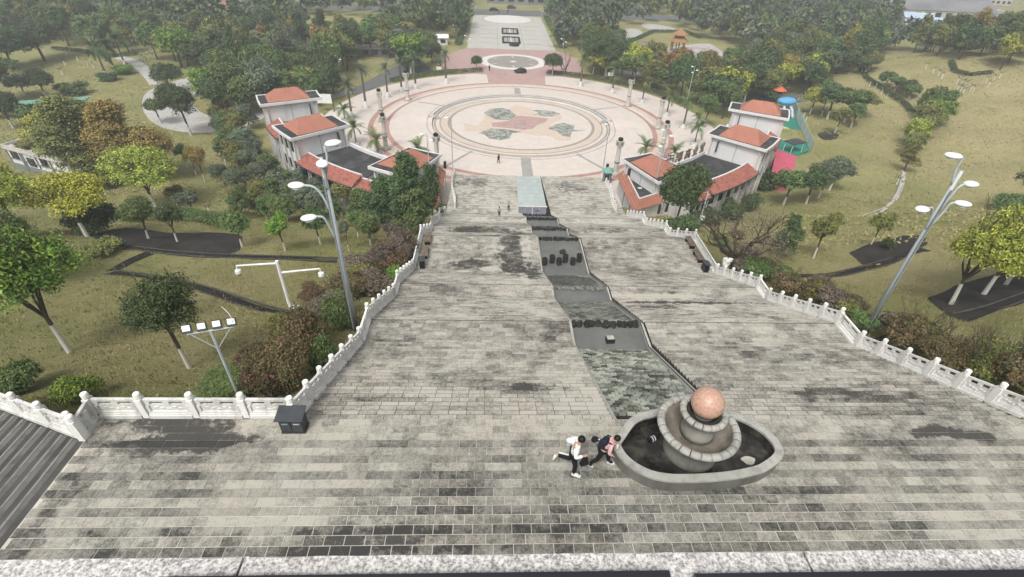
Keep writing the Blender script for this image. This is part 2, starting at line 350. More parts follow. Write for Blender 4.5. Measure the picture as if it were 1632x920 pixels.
# ------------------------------------------------------------------ the lie of the land
PY = [-50, 11.0, 18.7, 20.6, 26.9, 28.45, 34.5, 40.24, 46.2, 47.7, 54, 55.6, 62.4, 64.1, 80.8, 500]
PZ = [22.3, 22.3, 18.55, 18.55, 15.2, 15.2, 12.1, 12.1, 8.9, 8.9, 5.8, 5.8, 2.45, 2.45, 0, 0]
def prof(y): return np.interp(y, PY, PZ)
_ys = np.arange(-60, 400, .5); _k = np.ones(13)/13
_zs = np.convolve(prof(_ys), _k, 'same'); _zs[:8] = 22.3; _zs[-8:] = 0
XL, XR, CX0, CX1 = -12.28, 12.93, -1.74, 2.36        # stair sides, channel sides
PC = (0.2, 108.57)                                   # centre of the round plaza
def sm(a, b, x): t = np.clip((x-a)/(b-a), 0, 1); return t*t*(3-2*t)
def G(x, y):
    x = np.asarray(x, float); y = np.asarray(y, float)
    z = np.interp(y, _ys, _zs) - .55*(1-sm(72, 80, y))
    z = z - .16*np.clip(-19-x, 0, 22)*(1-sm(12, 34, y))
    z = z + 11*sm(70, 140, x)*sm(35, 75, y)*(1-sm(140, 200, y)) + 3*sm(20, 60, x)*sm(10, 30, y)*(1-sm(50, 75, y))
    z = z + (.22*np.sin(x*.31+1.3*np.sin(y*.17))*np.sin(y*.27+.8) + .12*np.sin(x*.9+y*.6))*sm(14, 22, np.abs(x))*(1-sm(75, 90, y))
    z = z + .38*np.sin((y+.35*x)*.36+1.1*np.sin(x*.05))*sm(34, 52, x)*(1-sm(120, 150, y))
    r = np.hypot(x-PC[0], y-PC[1]); ph = np.degrees(np.arctan2(np.abs(x-PC[0]), PC[1]-y))
    k = np.where(ph > 30, sm(50.5, 57, r), 1-sm(17, 26, ph)*(1-sm(50.5, 57, r)))
    z = z*k
    return np.where(r < 42.4, -.3, z)
def ray(u, v): return RV*((u-816)/F_PX) - UV*((v-460)/F_PX) + fw
_ts = np.concatenate([np.linspace(5, 120, 1600), np.linspace(120.2, 420, 1500)])
def gp(u, v, dz=0.0):
    """where the line of sight through a pixel of the photograph meets the ground"""
    d = ray(u, v); P = CAM + _ts[:, None]*d
    i = int(np.argmax(P[:, 2] < G(P[:, 0], P[:, 1]))); q = P[i]
    return Vector((q[0], q[1], float(G(q[0], q[1]))+dz))
def gz(u, v, z):
    d = ray(u, v); t = (z-CAM[2])/d[2]; return Vector(CAM+t*d)
def sp(u, v, dz=0.0):
    d = ray(u, v); P = CAM + _ts[:, None]*d; i = int(np.argmax(P[:, 2] < prof(P[:, 1]))); return Vector((P[i][0], P[i][1], float(prof(P[i][1]))+dz))
def proj(q):
    v = np.array(q)-CAM; return 816+F_PX*(v@RV)/(v@fw), 460-F_PX*(v@UV)/(v@fw)
def solve_h(base, vtop):
    hs_ = np.linspace(.2, min(40, max(3.0, 35.0-base[2])), 400); vs = [proj((base[0], base[1], base[2]+h))[1] for h in hs_]
    return float(np.interp(-vtop, [-x for x in vs], hs_))
def dist(q): return float((np.array(q)-CAM)@fw)

def nonuni(a, b, step, far):
    core = list(np.arange(a, b+step/2, step)); o = []; s = step; t = a
    while t > -far: s *= 1.35; t -= s; o.append(t)
    e = []; s = step; t = core[-1]
    while t < far: s *= 1.35; t += s; e.append(t)
    return o[::-1]+core+e
xs = sorted(set(nonuni(-112, 152, 1.3, 1700)) | {-12.75, -12.45, 13.1, 13.4})
ys = sorted(set(nonuni(-4, 196, 1.3, 1700)) | {11.15, 11.5})
X, Y = np.meshgrid(xs, ys); Z = G(X, Y)
ins = (X > -12.6) & (X < 13.25) & (Y < 81) | (Y < 11.3) & (X > -18.9) & (X < 20)
Z = np.where(ins, Z-2.2, Z); Z = np.where((Y < 10.2+.47*(-18.9-X)) & (X <= -18.9), Z-4, Z)
nx, ny = len(xs), len(ys); I = np.arange(nx*ny).reshape(ny, nx)
Q = np.stack([I[:-1, :-1], I[:-1, 1:], I[1:, 1:], I[1:, :-1]], -1).reshape(-1, 4)
me = npmesh('ground', np.stack([X, Y, Z], -1).reshape(-1, 3), Q, M['lawn'])
me.polygons.foreach_set('use_smooth', [True]*len(me.polygons))
ground = tag(link('ground', me), kind='structure')

def drape(name, pts, mat, dz=.05, step=1.5, parent=None, kind=None, flatz=None):
    """a sheet over the ground inside a closed outline of (x, y)"""
    P = [Vector((q[0], q[1])) for q in pts]; out = []
    for i, a in enumerate(P):
        b = P[(i+1) % len(P)]; n = max(1, int((b-a).length/step)); out += [a+(b-a)*k/n for k in range(n)]
    xs_ = [q.x for q in out]; ys_ = [q.y for q in out]; inn = []
    def inside(x, y):
        c = False; n = len(P)
        for i in range(n):
            a, b = P[i], P[i-1]
            if (a.y > y) != (b.y > y) and x < (b.x-a.x)*(y-a.y)/(b.y-a.y)+a.x: c = not c
        return c
    for x in np.arange(min(xs_), max(xs_), step):
        for y in np.arange(min(ys_), max(ys_), step):
            if inside(x, y): inn.append(Vector((x, y)))
    vs, _, fs, _, _, _ = delaunay_2d_cdt(out+inn, [], [list(range(len(out)))], 1, 1e-4)
    mb = MB()
    V = [(q.x, q.y, (float(G(q.x, q.y)) if flatz is None else flatz)+dz) for q in vs]
    mb.add(V, [tuple(f) for f in fs]); o = mb.build(name, mat, parent)
    if kind: tag(o, kind=kind)
    return o
def smooth_line(pts, n=6, closed=False):
    pts = [Vector(q) for q in pts]; N = len(pts); out = []
    for i in range(N if closed else N-1):
        g_ = lambda j: pts[j % N] if closed else pts[min(max(j, 0), N-1)]
        a, b, c, d = g_(i-1), g_(i), g_(i+1), g_(i+2)
        for k in range(n):
            t = k/n; out.append(.5*((2*b)+(c-a)*t+(2*a-5*b+4*c-d)*t*t+(3*b-a-3*c+d)*t**3))
    if not closed: out.append(pts[-1])
    return out
def strip(name, line, width, mat, dz=.06, parent=None, kind=None, thick=0.0, zf=None):
    zf = zf or (lambda x, y: float(G(x, y)))
    mb = MB(); vs = []; n = len(line)
    for i, q in enumerate(line):
        t = line[min(i+1, n-1)]-line[max(i-1, 0)]; t = Vector((t[0], t[1])).normalized(); nn = Vector((-t.y, t.x))*width/2
        for s in (1, -1): x, y = q[0]+s*nn.x, q[1]+s*nn.y; vs.append((x, y, zf(x, y)+dz))
    mb.add(vs, [(2*i, 2*i+1, 2*i+3, 2*i+2) for i in range(n-1)])
    o = mb.build(name, mat, parent)
    if kind: tag(o, kind=kind)
    return o

# ------------------------------------------------------------------ terrace and grand stairs
TW, TD, GAP = .545, .281, .014
def tilemesh(name, w_, d_, mat, h=.05):
    mb = MB(); x, y = w_/2, d_/2
    mb.add([(-x, -y, -h), (x, -y, -h), (x, y, -h), (-x, y, -h), (-x+.006, -y+.006, 0), (x-.006, -y+.006, 0), (x-.006, y-.006, 0), (-x+.006, y-.006, 0)],
           [(4, 5, 6, 7), (0, 1, 5, 4), (1, 2, 6, 5), (2, 3, 7, 6), (3, 0, 4, 7)])
    return mb.mesh(name, mat)
terrace = tag(MB().prism([(-18.7, 2.0), (20, 2.0), (20, 11.0), (-18.7, 11.0)], 17, 22.3-.012).build('terrace', M['mortar']), kind='structure')
tl, trr = tilemesh('paving_tile', TW-GAP, TD-GAP, M['tile_light']), tilemesh('paving_tile', TW-GAP, TD-GAP, M['tile_rough'])
rest = {0: [], 1: []}; single = []
row = 0; y = 11.0-TD/2
while y > 2.1:
    rough = row % 2 == 1 and row > 1
    off = (.27 if row % 2 else .05)+RNG.uniform(-.05, .05)
    x = -18.68+off
    if off > .12: rest[int(rough)].append((-18.68+off/2, y, 22.3, off-GAP, TD-GAP))
    while x < 19.5:
        t = (x+TW/2, y, 22.3+RNG.uniform(-.004, .004))
        u, v = proj(t)
        hidden = ((t[0]-.5)/2.4)**2+((t[1]-9.6)/1.2)**2 < 1
        if 6.45 < y and -10 < u < 1642 and len(single) < 300 and not hidden and y < 8.9: single.append((t, rough))
        else: rest[int(rough)].append((*t, TW-GAP, TD-GAP))
        x += TW
    row += 1; y -= TD
# the nearest 300 come last in the loop order, so refill from the front rows
rest_all = [(tuple(a[:3]), k) for k in (0, 1) for a in rest[k] if abs(a[3]-(TW-GAP)) < 1e-6]
pool_ = single+rest_all
def key(t):
    u, v = proj(t[0]); vis = -12 < u < 1644 and t[0][1] > 6.45 and not (((t[0][0]-.5)/2.4)**2+((t[0][1]-9.6)/1.2)**2 < 1)
    return (0 if vis else 1, t[0][1])
pool_.sort(key=key)
for (t, rough) in pool_[:300]: link('paving_tile', trr if rough else tl, terrace, t)
for k in (0, 1):
    A = [(*t, TW-GAP, TD-GAP) for t, r_ in pool_[300:] if int(r_) == k]+[a for a in rest[k] if abs(a[3]-(TW-GAP)) > 1e-6]
    npboxes('paving_tiles', A, M['tile_rough' if k else 'tile_light'], terrace, .05)

stairs = tag(link('stone_stairs', None), kind='structure')
body = MB(); near = []; far = {}
FL = [(PY[i], PZ[i], PY[i+1], PZ[i+1]) for i in range(1, len(PY)-2)]
tread_mesh = {}
for fi, (ya, za, yb, zb) in enumerate(FL):
    if za - zb > .3:
        n = 17 if fi == len(FL)-1 else round((za-zb)/.15); rise = (za-zb)/n; td = (yb-ya)/(n-1)
        steps = [(ya+(k-1)*td, ya+k*td, za-k*rise) for k in range(1, n)]
        drows = 1 if td < .5 else 2
    else:
        steps = [(ya, yb, za)]; drows = max(1, round((yb-ya)/.33))
    for (y0, y1, z) in steps:
        for (xa, xb) in ((XL-.1, CX0), (CX1, XR+.1)):
            body.box(((xa+xb)/2, (y0+y1)/2, z-.5), (xb-xa, y1-y0+.004, .97))
            for rr in range(drows):
                d_ = (y1-y0)/drows; yc = y0+d_*(rr+.5); wd = .62 if drows == 1 else .6
                cut = .038 if drows == 1 else .012
                if drows > 1 and rr == drows-1: cut = .07; yc -= .03
                x = xa+.02+RNG.uniform(.1, .6)
                edges = [xa]+list(np.arange(x, xb-.15, wd))+[xb]
                if fi in (0,) : edges = [xa]+list(np.arange(xa+.31*(1+(len(near)//1) % 1)+(.31 if int(round(z*10)) % 3 else 0), xb-.1, wd))+[xb]
                for e0, e1 in zip(edges[:-1], edges[1:]):
                    far.setdefault(fi, []).append(((e0+e1)/2, yc, z+RNG.uniform(-.003, .004), e1-e0-.008, d_-cut))
body.build('stair_core', M['grime_shade'], stairs)  # saw-tooth ends facing the channel: their shade is part of this dark colour
ft = [a for a in far[0] if abs(a[3]-(.62-.008)) < 1e-4 and -20 < proj(a[:3])[0] < 1650]
ft.sort(key=lambda a: a[1]); sel = ft[:300]; selset = set(id(a) for a in sel)
tm = tilemesh("tread_tile", .612, sel[0][4], M['tread'], .12)
for a in sel: link('tread_tile', tm, stairs, a[:3])
for fi in far:
    npboxes('tread_tiles', [a for a in far[fi] if id(a) not in selset], M['tread' if fi < 9 else 'tread_far'], stairs, .12)

# steps that leave the terrace on the left
side = tag(link('side_steps', None), kind='structure')
M['side'] = weathered('grimy_step_stone', (.085, .083, .077), (.014, .013, .013), .8, .9, .85, False)
M['nosing'] = weathered('worn_step_edge', (.22, .215, .20), (.05, .048, .045), .6, 2.2, .85, False)
for k in range(12):
    x = -18.72-.58*k; z = 22.3-.15*(k+1); ye = 10.2+.47*(.58*k+.3)
    MB().box((x-.29, (ye+.9)/2, z-.4), (.575, ye-.9, .8)).build('side_step', M['side'], side)
    MB().box((x-.40, (ye+.95)/2, z-.016), (.16, ye-1.0, .04)).build('worn_strip', M['worn'] if 'worn' in M else M.setdefault('worn', weathered('worn_step_stone', (.14, .137, .127), (.02, .019, .018), .7, 1.6, .85, False)), side)
    for j in range(7):
        ya_, yb_ = .9+(ye-.9)*j/7, .9+(ye-.9)*(j+1)/7
        MB().box((x-.54+(.008 if j % 2 else 0), (ya_+yb_)/2, z-.022+RNG.uniform(-.003, .003)), (.075, yb_-ya_-.012, .055)).build('nosing', M['nosing'], side)
tag(MB().box((-28.0, 7.2, 17.4), (4.6, 12.6, 6.0)).build('lower_landing', M['side']), kind='structure')

# ------------------------------------------------------------------ parapet coping and floodlight strips below the camera
cop = thing('parapet_coping', 'speckled pale granite parapet coping at the bottom edge of the view', 'parapet', (0, .62, 34.38))
xs_c = [-9.2, -7.97+.98-1.0-.01, -6.0+.0]
def wx(u, v, z): return gz(u, v, z)[0]
c1, c2 = wx(388, 890, 34.4), wx(1285, 890, 34.4); pitch = c2-c1
edges = [c1-2*pitch, c1-pitch, c1, c2, c2+pitch, c2+2*pitch]
y_in, y_out = .30, gz(816, 884, 34.4)[1]
for a, b in zip(edges[:-1], edges[1:]):
    mb = MB(); 
    n = 24; pts = [(a+.004, y_in), (b-.004, y_in)]+[(b-.004-(b-a-.008)*i/n, y_out+RNG.uniform(-.003, .003)) for i in range(n+1)]
    mb.prism([(q[0], q[1]-.62) for q in pts], -.10, .02); mb.build('coping_slab', M['granite'], cop)
MB().box(((edges[0]+edges[-1])/2, .36-.62, -.55), (edges[-1]-edges[0], .3, .88)).build('parapet_wall', M['plaster'], cop)
for (ua, ub, va, lab) in ((256, 1068, 914, 'long black strip light lying on the granite coping'), (1106, 1760, 911, 'black strip light at the right end of the granite coping')):
    a, b = wx(ua, va, 34.44), wx(ub, va, 34.44); yf = gz((ua+min(ub, 1600))/2, va, 34.44)[1]
    t = thing('strip_light', lab, 'light', ((a+b)/2, yf-.035, 34.4))
    MB().box((0, 0, .022), (b-a, .07, .036)).build('housing', M['black'], t)
    MB().box((0, -.012, .0425), (b-a-.04, .034, .004)).build('lens', M['darkgrey'], t)
    for x in (-(b-a)/2+.05, (b-a)/2-.05): MB().box((x, -.05, .012), (.05, .03, .02)).build('bracket', M['darkgrey'], t)

# ------------------------------------------------------------------ marble balustrades
def post_mb(h=1.08):
    mb = MB(); mb.box((0, 0, h*.39), (.19, .25, h*.78)); mb.lathe([(.075, h*.78), (.075, h*.80), (.105, h*.815), (.105, h*.98), (.085, h)], 10)
    mb.lathe([(.112, h*.85), (.112, h*.87)], 10); mb.lathe([(.112, h*.93), (.112, h*.95)], 10)
    return mb.mesh('post', M['marble'])
POST = post_mb()
_pan = {}
def panel_mesh(Lh, dz, mat):
    """one bay between posts along +x, sheared by dz: plinth, framed panel with carved relief, two slots, rail"""
    k = (round(Lh, 2), round(dz, 2), mat.name)
    if k in _pan: return _pan[k]
    mb = MB(); hw = (Lh-.2)/2
    def bx(x0, x1, z0, z1, t): mb.box(((x0+x1)/2, 0, (z0+z1)/2), (x1-x0, t, z1-z0))
    hw -= .022; bx(-hw, hw, -.02, .13, .28); bx(-hw, hw, .13, .19, .19)
    bx(-hw, hw, .19, .26, .14); bx(-hw, -hw+.10, .26, .54, .14); bx(hw-.10, hw, .26, .54, .14); bx(-hw, hw, .54, .58, .06)
    bx(-hw+.10, hw-.10, .26, .54, .045)
    s = hw*.14
    bx(-hw, -hw+.16, .58, .73, .09); bx(hw-.16, hw, .58, .73, .09); bx(-s, s, .58, .73, .09)
    bx(-hw, hw, .73, .82, .10)
    for i in range(5):                                   # carved scrolls on both faces
        for sgn in (-1, 1):
            x = -hw*.55+hw*.275*i; mb.ellipsoid((x, sgn*.022, .40+.05*math.sin(i*2.1)), (hw*.13, .026, .055), 8, 4)
    mb.v = [(v[0], v[1], v[2]+dz*(v[0]/Lh)) for v in mb.v]
    _pan[k] = mb.mesh('panel', mat); return _pan[k]
def balustrade(name, label, line, mat, cuts=(), last=True):
    """line: post positions"""
    t = thing(name, label, 'balustrade', line[0]); o = Vector(line[0])
    for i, q in enumerate(line):
        link('post', POST, t, Vector(q)-o)
        if i+1 < len(line) and i not in cuts:
            a, b = Vector(q), Vector(line[i+1]); d = b-a; Lh = Vector((d.x, d.y)).length
            link('panel', panel_mesh(Lh, d.z, mat), t, (a+b)/2-o, math.atan2(d.y, d.x))
    return t
def side_line(x, upto=15):
    out = []
    for fi, (ya, za, yb, zb) in enumerate(FL):
        if fi == 12: pass
        n = {0: 6, 6: 3}.get(fi, 1 if za-zb < .3 else 5)
        if fi == len(FL)-1: n = 10
        for k in range(n): out.append((x, ya+(yb-ya)*k/n, za+(zb-za)*k/n))
    return out+[(x, PY[-2], 0)]
for x, sname in ((XL-.15, 'left'), (XR+.15, 'right')):
    ln = side_line(x)
    up = [q for q in ln if q[1] < 62.6]; lo = [q for q in ln if q[1] > 63.9]
    sgn = -1 if x < 0 else 1
    lo = [(q[0]-sgn*1.25*(1-sm(64, 76, q[1]))*1.0, q[1], q[2]) for q in lo]
    balustrade('balustrade', 'white carved marble balustrade stepping down the %s edge of the grand stairs' % sname, up, M['marble'])
    balustrade('balustrade', 'low white balustrade beside the lowest flight on the %s, ending at the plaza' % sname, lo, M['marble'])
balustrade('balustrade', 'stained white balustrade across the back of the terrace on the left', [(XL-.15-1.615*k, 11.15, 22.3) for k in range(1, 5)]+[(-18.75, 10.25, 22.3)], M['marble_dirty'])
tr = [o for o in COL.objects if o.get('label', '').startswith('stained white')][0]
link('panel', panel_mesh(1.615, 0, M['marble_dirty']), tr, (1.615/2, 0, 0), 0)
balustrade('balustrade', 'white balustrade sloping down beside the dark side steps at the left edge', [(-18.95-1.584*k, 10.36+.744*k, 22.3-.41*k) for k in range(0, 5)], M['marble_dirty'])

# ------------------------------------------------------------------ cascade channel down the middle
ch = tag(link('water_channel', None), kind='structure')
mb = MB(); FLR = .38
pts = [(PY[i], PZ[i]-FLR) for i in range(1, 13)]+[(80, 0-.3)]
for (ya, za), (yb, zb) in zip(pts[:-1], pts[1:]):
    mb.add([(CX0-.02, ya, za), (CX1+.02, ya, za), (CX1+.02, yb, zb), (CX0-.02, yb, zb)], [(0, 1, 2, 3)])
mb.build('channel_bed', M['wet'], ch)
for xw, wd, mt, nm in ((CX0+.04, .12, M['dressed'], 'left_kerb'), (CX1-.10, .16, M['concrete'], 'right_kerb')):
    mb = MB()
    for (ya, za), (yb, zb) in zip(pts[:-2], pts[1:-1]):
        top = FLR+.02 if nm == 'left_kerb' else FLR-.15
        P = [(xw-wd/2, ya), (xw+wd/2, ya), (xw+wd/2, yb), (xw-wd/2, yb)]
        mb.prism(P, [za-.1, za-.1, zb-.1, zb-.1], [za+top, za+top, zb+top, zb+top])
    mb.build('kerb', mt, ch)
mb = MB()
for dx in (-.19, -.03):
    mb.tube([(CX1+dx-.0, ya+.0, za+FLR-.09) for ya, za in pts[:-1]], .022, 6)
mb.build('handrail_pipe', M['black'], ch)
g = NG('cascade_stone'); p = g.pos(); k = g.math('ADD', g.math('MULTIPLY', g.noise(p, .45, 5, .65), .8), g.math('MULTIPLY', g.rnd(), .45))
c = g.mix(g.ramp(k, .35, .85), (.040, .041, .035), (.42, .44, .37)); c = g.mix(g.ramp(g.noise(p, .7, 3), .55, .75), c, (.34, .42, .345))
c = g.mix(g.blob(p, [(.5, 14.2, .9, 2.2, .2), (.3, 24.5, 3, 3.4, .45), (0, 31.5, 3, 3.4, .75), (.3, 43.5, 3, 3.4, .8), (.3, 51, 3, 3.4, .85), (.3, 59, 3, 3.4, .85)], .3), c, (.035, .034, .031))
M['cascade'] = g.done(c, .65)
bricks = []
for fi, (ya, za, yb, zb) in enumerate(FL[:11]):
    if za-zb < .3: continue
    sl = math.hypot(yb-ya, za-zb); ang = math.atan2(zb-za, yb-ya); n = int(sl/.20)
    y_start = 11.75 if fi == 0 else ya
    for k in range(n):
        s = (k+.5)/n; yy = ya+(yb-ya)*s; zz = za+(zb-za)*s-FLR+.05
        if yy < y_start: continue
        x = CX0+.1-(.17 if k % 2 else 0)-RNG.uniform(0, .06)
        while x < CX1-.2:
            wd = RNG.uniform(.31, .37); x1 = min(x+wd, CX1-.18); x0 = max(x, CX0+.1)
            if x1-x0 > .08: bricks.append(((x0+x1)/2, yy, zz+RNG.uniform(-.008, .012), x1-x0-.055, sl/n-.055, ang, fi))
            x += wd
bricks.sort(key=lambda b: b[1])
for b in bricks[:300]:
    o = MB().box((0, 0, 0), (b[3], b[4], .09)).build('cascade_stone', M['cascade'], ch, b[:3]); o.rotation_euler = (b[5]+RNG.uniform(-.02, .02), RNG.uniform(-.02, .02), RNG.uniform(-.02, .02))
mb = MB()
for b in bricks[300:]:
    mb.box(b[:3], (b[3], b[4], .09), rot=Euler((b[5]+RNG.uniform(-.02, .02), 0, RNG.uniform(-.02, .02))).to_matrix())
tag(mb.build('cascade_stones', M['cascade'], ch), kind='stuff')
M['cascade_lip'] = flat('mossy_grey_lip', (.15, .15, .13), .85, .6, 4, bump=.6)
def rock_mesh(seed, mat, name='rock'):
    r_ = random.Random(seed); bm = bmesh.new(); bmesh.ops.create_icosphere(bm, subdivisions=2, radius=1)
    ph = [r_.uniform(0, 6) for _ in range(6)]
    for v in bm.verts:
        c_ = v.co; k = 1+.22*math.sin(3*c_.x+ph[0])*math.sin(2.6*c_.y+ph[1])+.16*math.sin(5*c_.z+ph[2]+2*c_.x)
        v.co = c_*k
    me = bpy.data.meshes.new(name); bm.to_mesh(me); bm.free(); me.materials.append(mat); return me
LIPS = [rock_mesh(i, M['rock'], 'lip_stone') for i in range(4)]; LIPP = rock_mesh(9, M['cascade_lip'], 'lip_stone')
for li, yl in enumerate((20.6, 28.45, 40.24, 47.7, 55.6, 62.9)):
    z = float(prof(yl))
    zl = z-.30
    poolnear = (18.0, 25.9, 33.6, 45.3, 53.2, 61.5)[li]
    mb = MB(); mb.add([(CX0+.1, poolnear, zl), (CX1-.18, poolnear, zl), (CX1-.18, yl+.1, zl), (CX0+.1, yl+.1, zl)], [(0, 1, 2, 3)])
    mb.build('pool_water', M['water'], ch)
    x = CX0+.25
    while x < CX1-.2:
        wd = RNG.uniform(.24, .42)
        o = link('lip_stone', LIPP if li == 1 else LIPS[int(RNG.integers(4))], ch, (x, yl+.02+RNG.uniform(-.06, .06), zl+.05)); o.scale = (wd*.62, .19+RNG.uniform(0, .08), (.20+RNG.uniform(0, .1))*(.5 if li == 1 else 1)); o.rotation_euler = (0, 0, RNG.uniform(-.3, .3)); x += wd
# stumps and blocks standing in the pools
for i, (u, v) in enumerate(((868, 417), (880, 414), (891, 417), (901, 413), (913, 417), (923, 412))):
    q = sp(u, v)
    t = thing('stone_stump', 'dark hollow stone stump, %s of the six in the large grey pool' % ('first from the left', 'second from the left', 'third from the left', 'third from the right', 'second from the right', 'first from the right')[i], 'stump', (q.x, q.y, 11.79))
    h = .62+.1*(i % 2)
    MB().lathe([(.24, 0), (.23, h*.5), (.25, h), (.19, h), (.17, h-.12)], 12).build('drum', M['rock'], t)
    MB().lathe([(.19, h-.11), (.17, h-.10)], 12).build('core', M['drain'], t)
for (u, v, s, mt, lab, nm, zt) in ((897, 399, .32, M['rock'], 'dark boulder alone behind the six stumps in the grey pool', 'boulder', 11.85),
                          (973, 538, .27, M['rock_pale'], 'pale square block lying in the nearest grey pool', 'stone_block', 18.25),
                          (856, 346.5, .28, M['rock'], 'small dark boulder in the farthest pool below the glass roof', 'boulder', 2.2), (861, 357.5, .26, M['rock'], 'small dark boulder in the second pool below the glass roof', 'boulder', 5.5)):
    q = sp(u, v)
    if nm == 'stone_block':
        t = thing(nm, lab, 'block', (q.x, q.y, zt)); MB().box((0, 0, .12), (.42, .34, .30), .1).build('body', M['rock'], t); MB().box((0, 0, .29), (.36, .28, .05), .1).build('cap', mt, t)
    else:
        o = tag(link(nm, rock_mesh(int(u), mt, nm), None, (q.x, q.y, zt+s*.3)), lab, 'rock'); o.scale = (s, s*.8, s*.7)

# glass-roofed pump house over the lower end of the channel
ph = thing('pump_house', 'low hut with a sloping pale sea-green glass roof at the foot of the cascade', 'hut', (.35, 64.2, 2.1))
A, B = gz(823, 281, .35), gz(861, 281, .35); zt = 3.55
Cn, Dn = gz(826.5, 328.5, zt), gz(871, 329.5, zt)
O = Vector((.35, 64.2, 2.1)); nxp, nyp = 5, 8
for i in range(nxp):
    for j in range(nyp):
        f = lambda s, t: (Cn*(1-s)+Dn*s)*(1-t)+(A*(1-s)+B*s)*t - O
        e = .012; s0, s1, t0, t1 = (i+e)/nxp, (i+1-e)/nxp, (j+e)/nyp, (j+1-e)/nyp
        q = [f(s0, t0), f(s1, t0), f(s1, t1), f(s0, t1)]
        MB().add(q+[x-Vector((0, 0, .04)) for x in q], [(0, 1, 2, 3), (7, 6, 5, 4), (0, 4, 5, 1), (1, 5, 6, 2), (2, 6, 7, 3), (3, 7, 4, 0)]).build('roof_pane', M['seaglass'], ph)
c0, d0, a0, b0 = Cn-O, Dn-O, A-O, B-O
MB().prism([(c0.x, c0.y), (d0.x, d0.y), (b0.x, b0.y), (a0.x, a0.y)], [-.4, -.4, -2.1, -2.1], [c0.z-.06, d0.z-.06, a0.z-.06, b0.z-.06]).build('side_wall', M['plaster'], ph)
M['violet'] = flat('grey_violet_panel', (.27, .27, .33), .5, .12)
wv = d0-c0
for i in range(4):
    q = c0+wv*((i+.5)/4); MB().box((q.x, q.y-.03, c0.z-.75), (wv.length/4-.05, .05, 1.15)).build('wall_panel', M['violet'], ph)
q = c0+wv*.5; MB().box((q.x, q.y-.05, c0.z-.75), (.09, .06, 1.2)).build('mullion', M['white_paint'], ph)
q = c0+wv*.68; MB().box((q.x, q.y-.07, c0.z-.65), (.6, .05, .10)).build('sign_bar', M['darkgrey'], ph)
MB().box(((c0.x+d0.x)/2, c0.y-.06, c0.z), (wv.length+.2, .12, .09)).build('eave', M['white_paint'], ph)

# ------------------------------------------------------------------ ball fountain
fx, fy = .47, 9.74
M['basin_wall'] = weathered('mossy_basin_wall', (.17, .17, .15), (.04, .04, .036), .7, 1.4)
fo = thing('fountain', 'granite fountain with a pink stone ball on tiered bowls in a shell-shaped basin', 'fountain', (fx, fy, 22.3))
out = [(-2.11, 9.67), (-1.84, 10.05), (-1.45, 10.53), (-1.06, 10.80), (-.55, 10.95), (.2, 11.15), (1.1, 11.2), (1.95, 11.0), (2.62, 10.66), (3.10, 10.15), (3.27, 9.58), (3.10, 9.10), (2.42, 8.66), (1.9, 8.50), (1.32, 8.39), (.66, 8.32), (.04, 8.29), (-.6, 8.30), (-1.14, 8.41), (-1.54, 8.62), (-1.85, 8.90), (-2.06, 9.26)]
oc = [Vector((a-fx, b-fy)) for a, b in smooth_line([Vector(q) for q in out], 5, True)]
n = len(oc); inn = []
for i in range(n):
    t = (oc[(i+1) % n]-oc[i-1]).normalized(); inn.append(oc[i]+Vector((-t.y, t.x))*.26*(1 if True else 1))
if (inn[0].length > oc[0].length): inn = [oc[i]*2-inn[i] for i in range(n)]
mb = MB(); H = .5
vs = [(q.x*.985, q.y*.985, 0) for q in oc]+[(q.x*.985, q.y*.985, H-.02) for q in oc]
mb.add(vs, [(i, (i+1) % n, n+(i+1) % n, n+i) for i in range(n)]); mb.build('basin_wall', M['basin_wall'], fo, smooth=False)
step = 2
for i in range(0, n, step):                               # rim stones
    j = [(i+k) % n for k in range(step+1)]
    gap = .008
    P = [oc[k] for k in j]+[inn[k] for k in j[::-1]]; cc = sum(P, Vector((0, 0)))/len(P); P = [cc+(q-cc)*(1-gap*1.2) for q in P]
    lift = -.03 if (oc[i].y > 1.25 and oc[i].x < .5) else 0
    MB().prism(P, H-.05+lift, H+.03+lift).build('rim_stone', M['dressed'], fo)
mb = MB(); vs = [(q.x, q.y, .06) for q in inn]+[(q.x, q.y, H-.05) for q in inn]
mb.add(vs, [(i, (i+1) % n, n+(i+1) % n, n+i) for i in range(n)]+[tuple(range(n))]); mb.build('basin_floor', M['wet'], fo)
mb = MB(); mb.lathe([(.84, .06), (.84, .22), (.70, .30), (.52, .56), (.60, .78), (.94, 1.0), (1.15, 1.13)], 40, cap=False); mb.build('pedestal', M['basin_wall'], fo, smooth=True)
mb = MB(); mb.lathe([(1.04, 1.26), (.94, 1.08), (.74, .98), (.30, .95)], 40, cap=False); mb.build('bowl', M['bowl_in'], fo, smooth=True)
def rim_ring(R, rt, zc, cnt, parent, name, sq=1.0):
    for i in range(cnt):
        a0, a1 = 2*PI*i/cnt+.012/R, 2*PI*(i+1)/cnt-.012/R; vs = []; m = 4; nn = 8
        for k in range(m+1):
            a = a0+(a1-a0)*k/m
            for j in range(nn):
                t = 2*PI*j/nn; r_ = R+rt*math.cos(t); vs.append((r_*math.cos(a), r_*math.sin(a), zc+rt*sq*math.sin(t)))
        fs = [(k*nn+j, k*nn+(j+1) % nn, (k+1)*nn+(j+1) % nn, (k+1)*nn+j) for k in range(m) for j in range(nn)]+[tuple(range(nn-1, -1, -1)), tuple(m*nn+j for j in range(nn))]
        MB().add(vs, fs).build(name, M['dressed'], parent, smooth=True)
rim_ring(1.13, .13, 1.24, 24, fo, 'bowl_rim_stone', .85)
MB().lathe([(.52, .95), (.50, 1.18), (.40, 1.28), (.40, 1.50), (.46, 1.62), (.55, 1.72), (.55, 1.80)], 36).build('drum', M['basin'], fo, smooth=True)
rim_ring(.61, .105, 1.90, 16, fo, 'upper_rim_stone', .9)
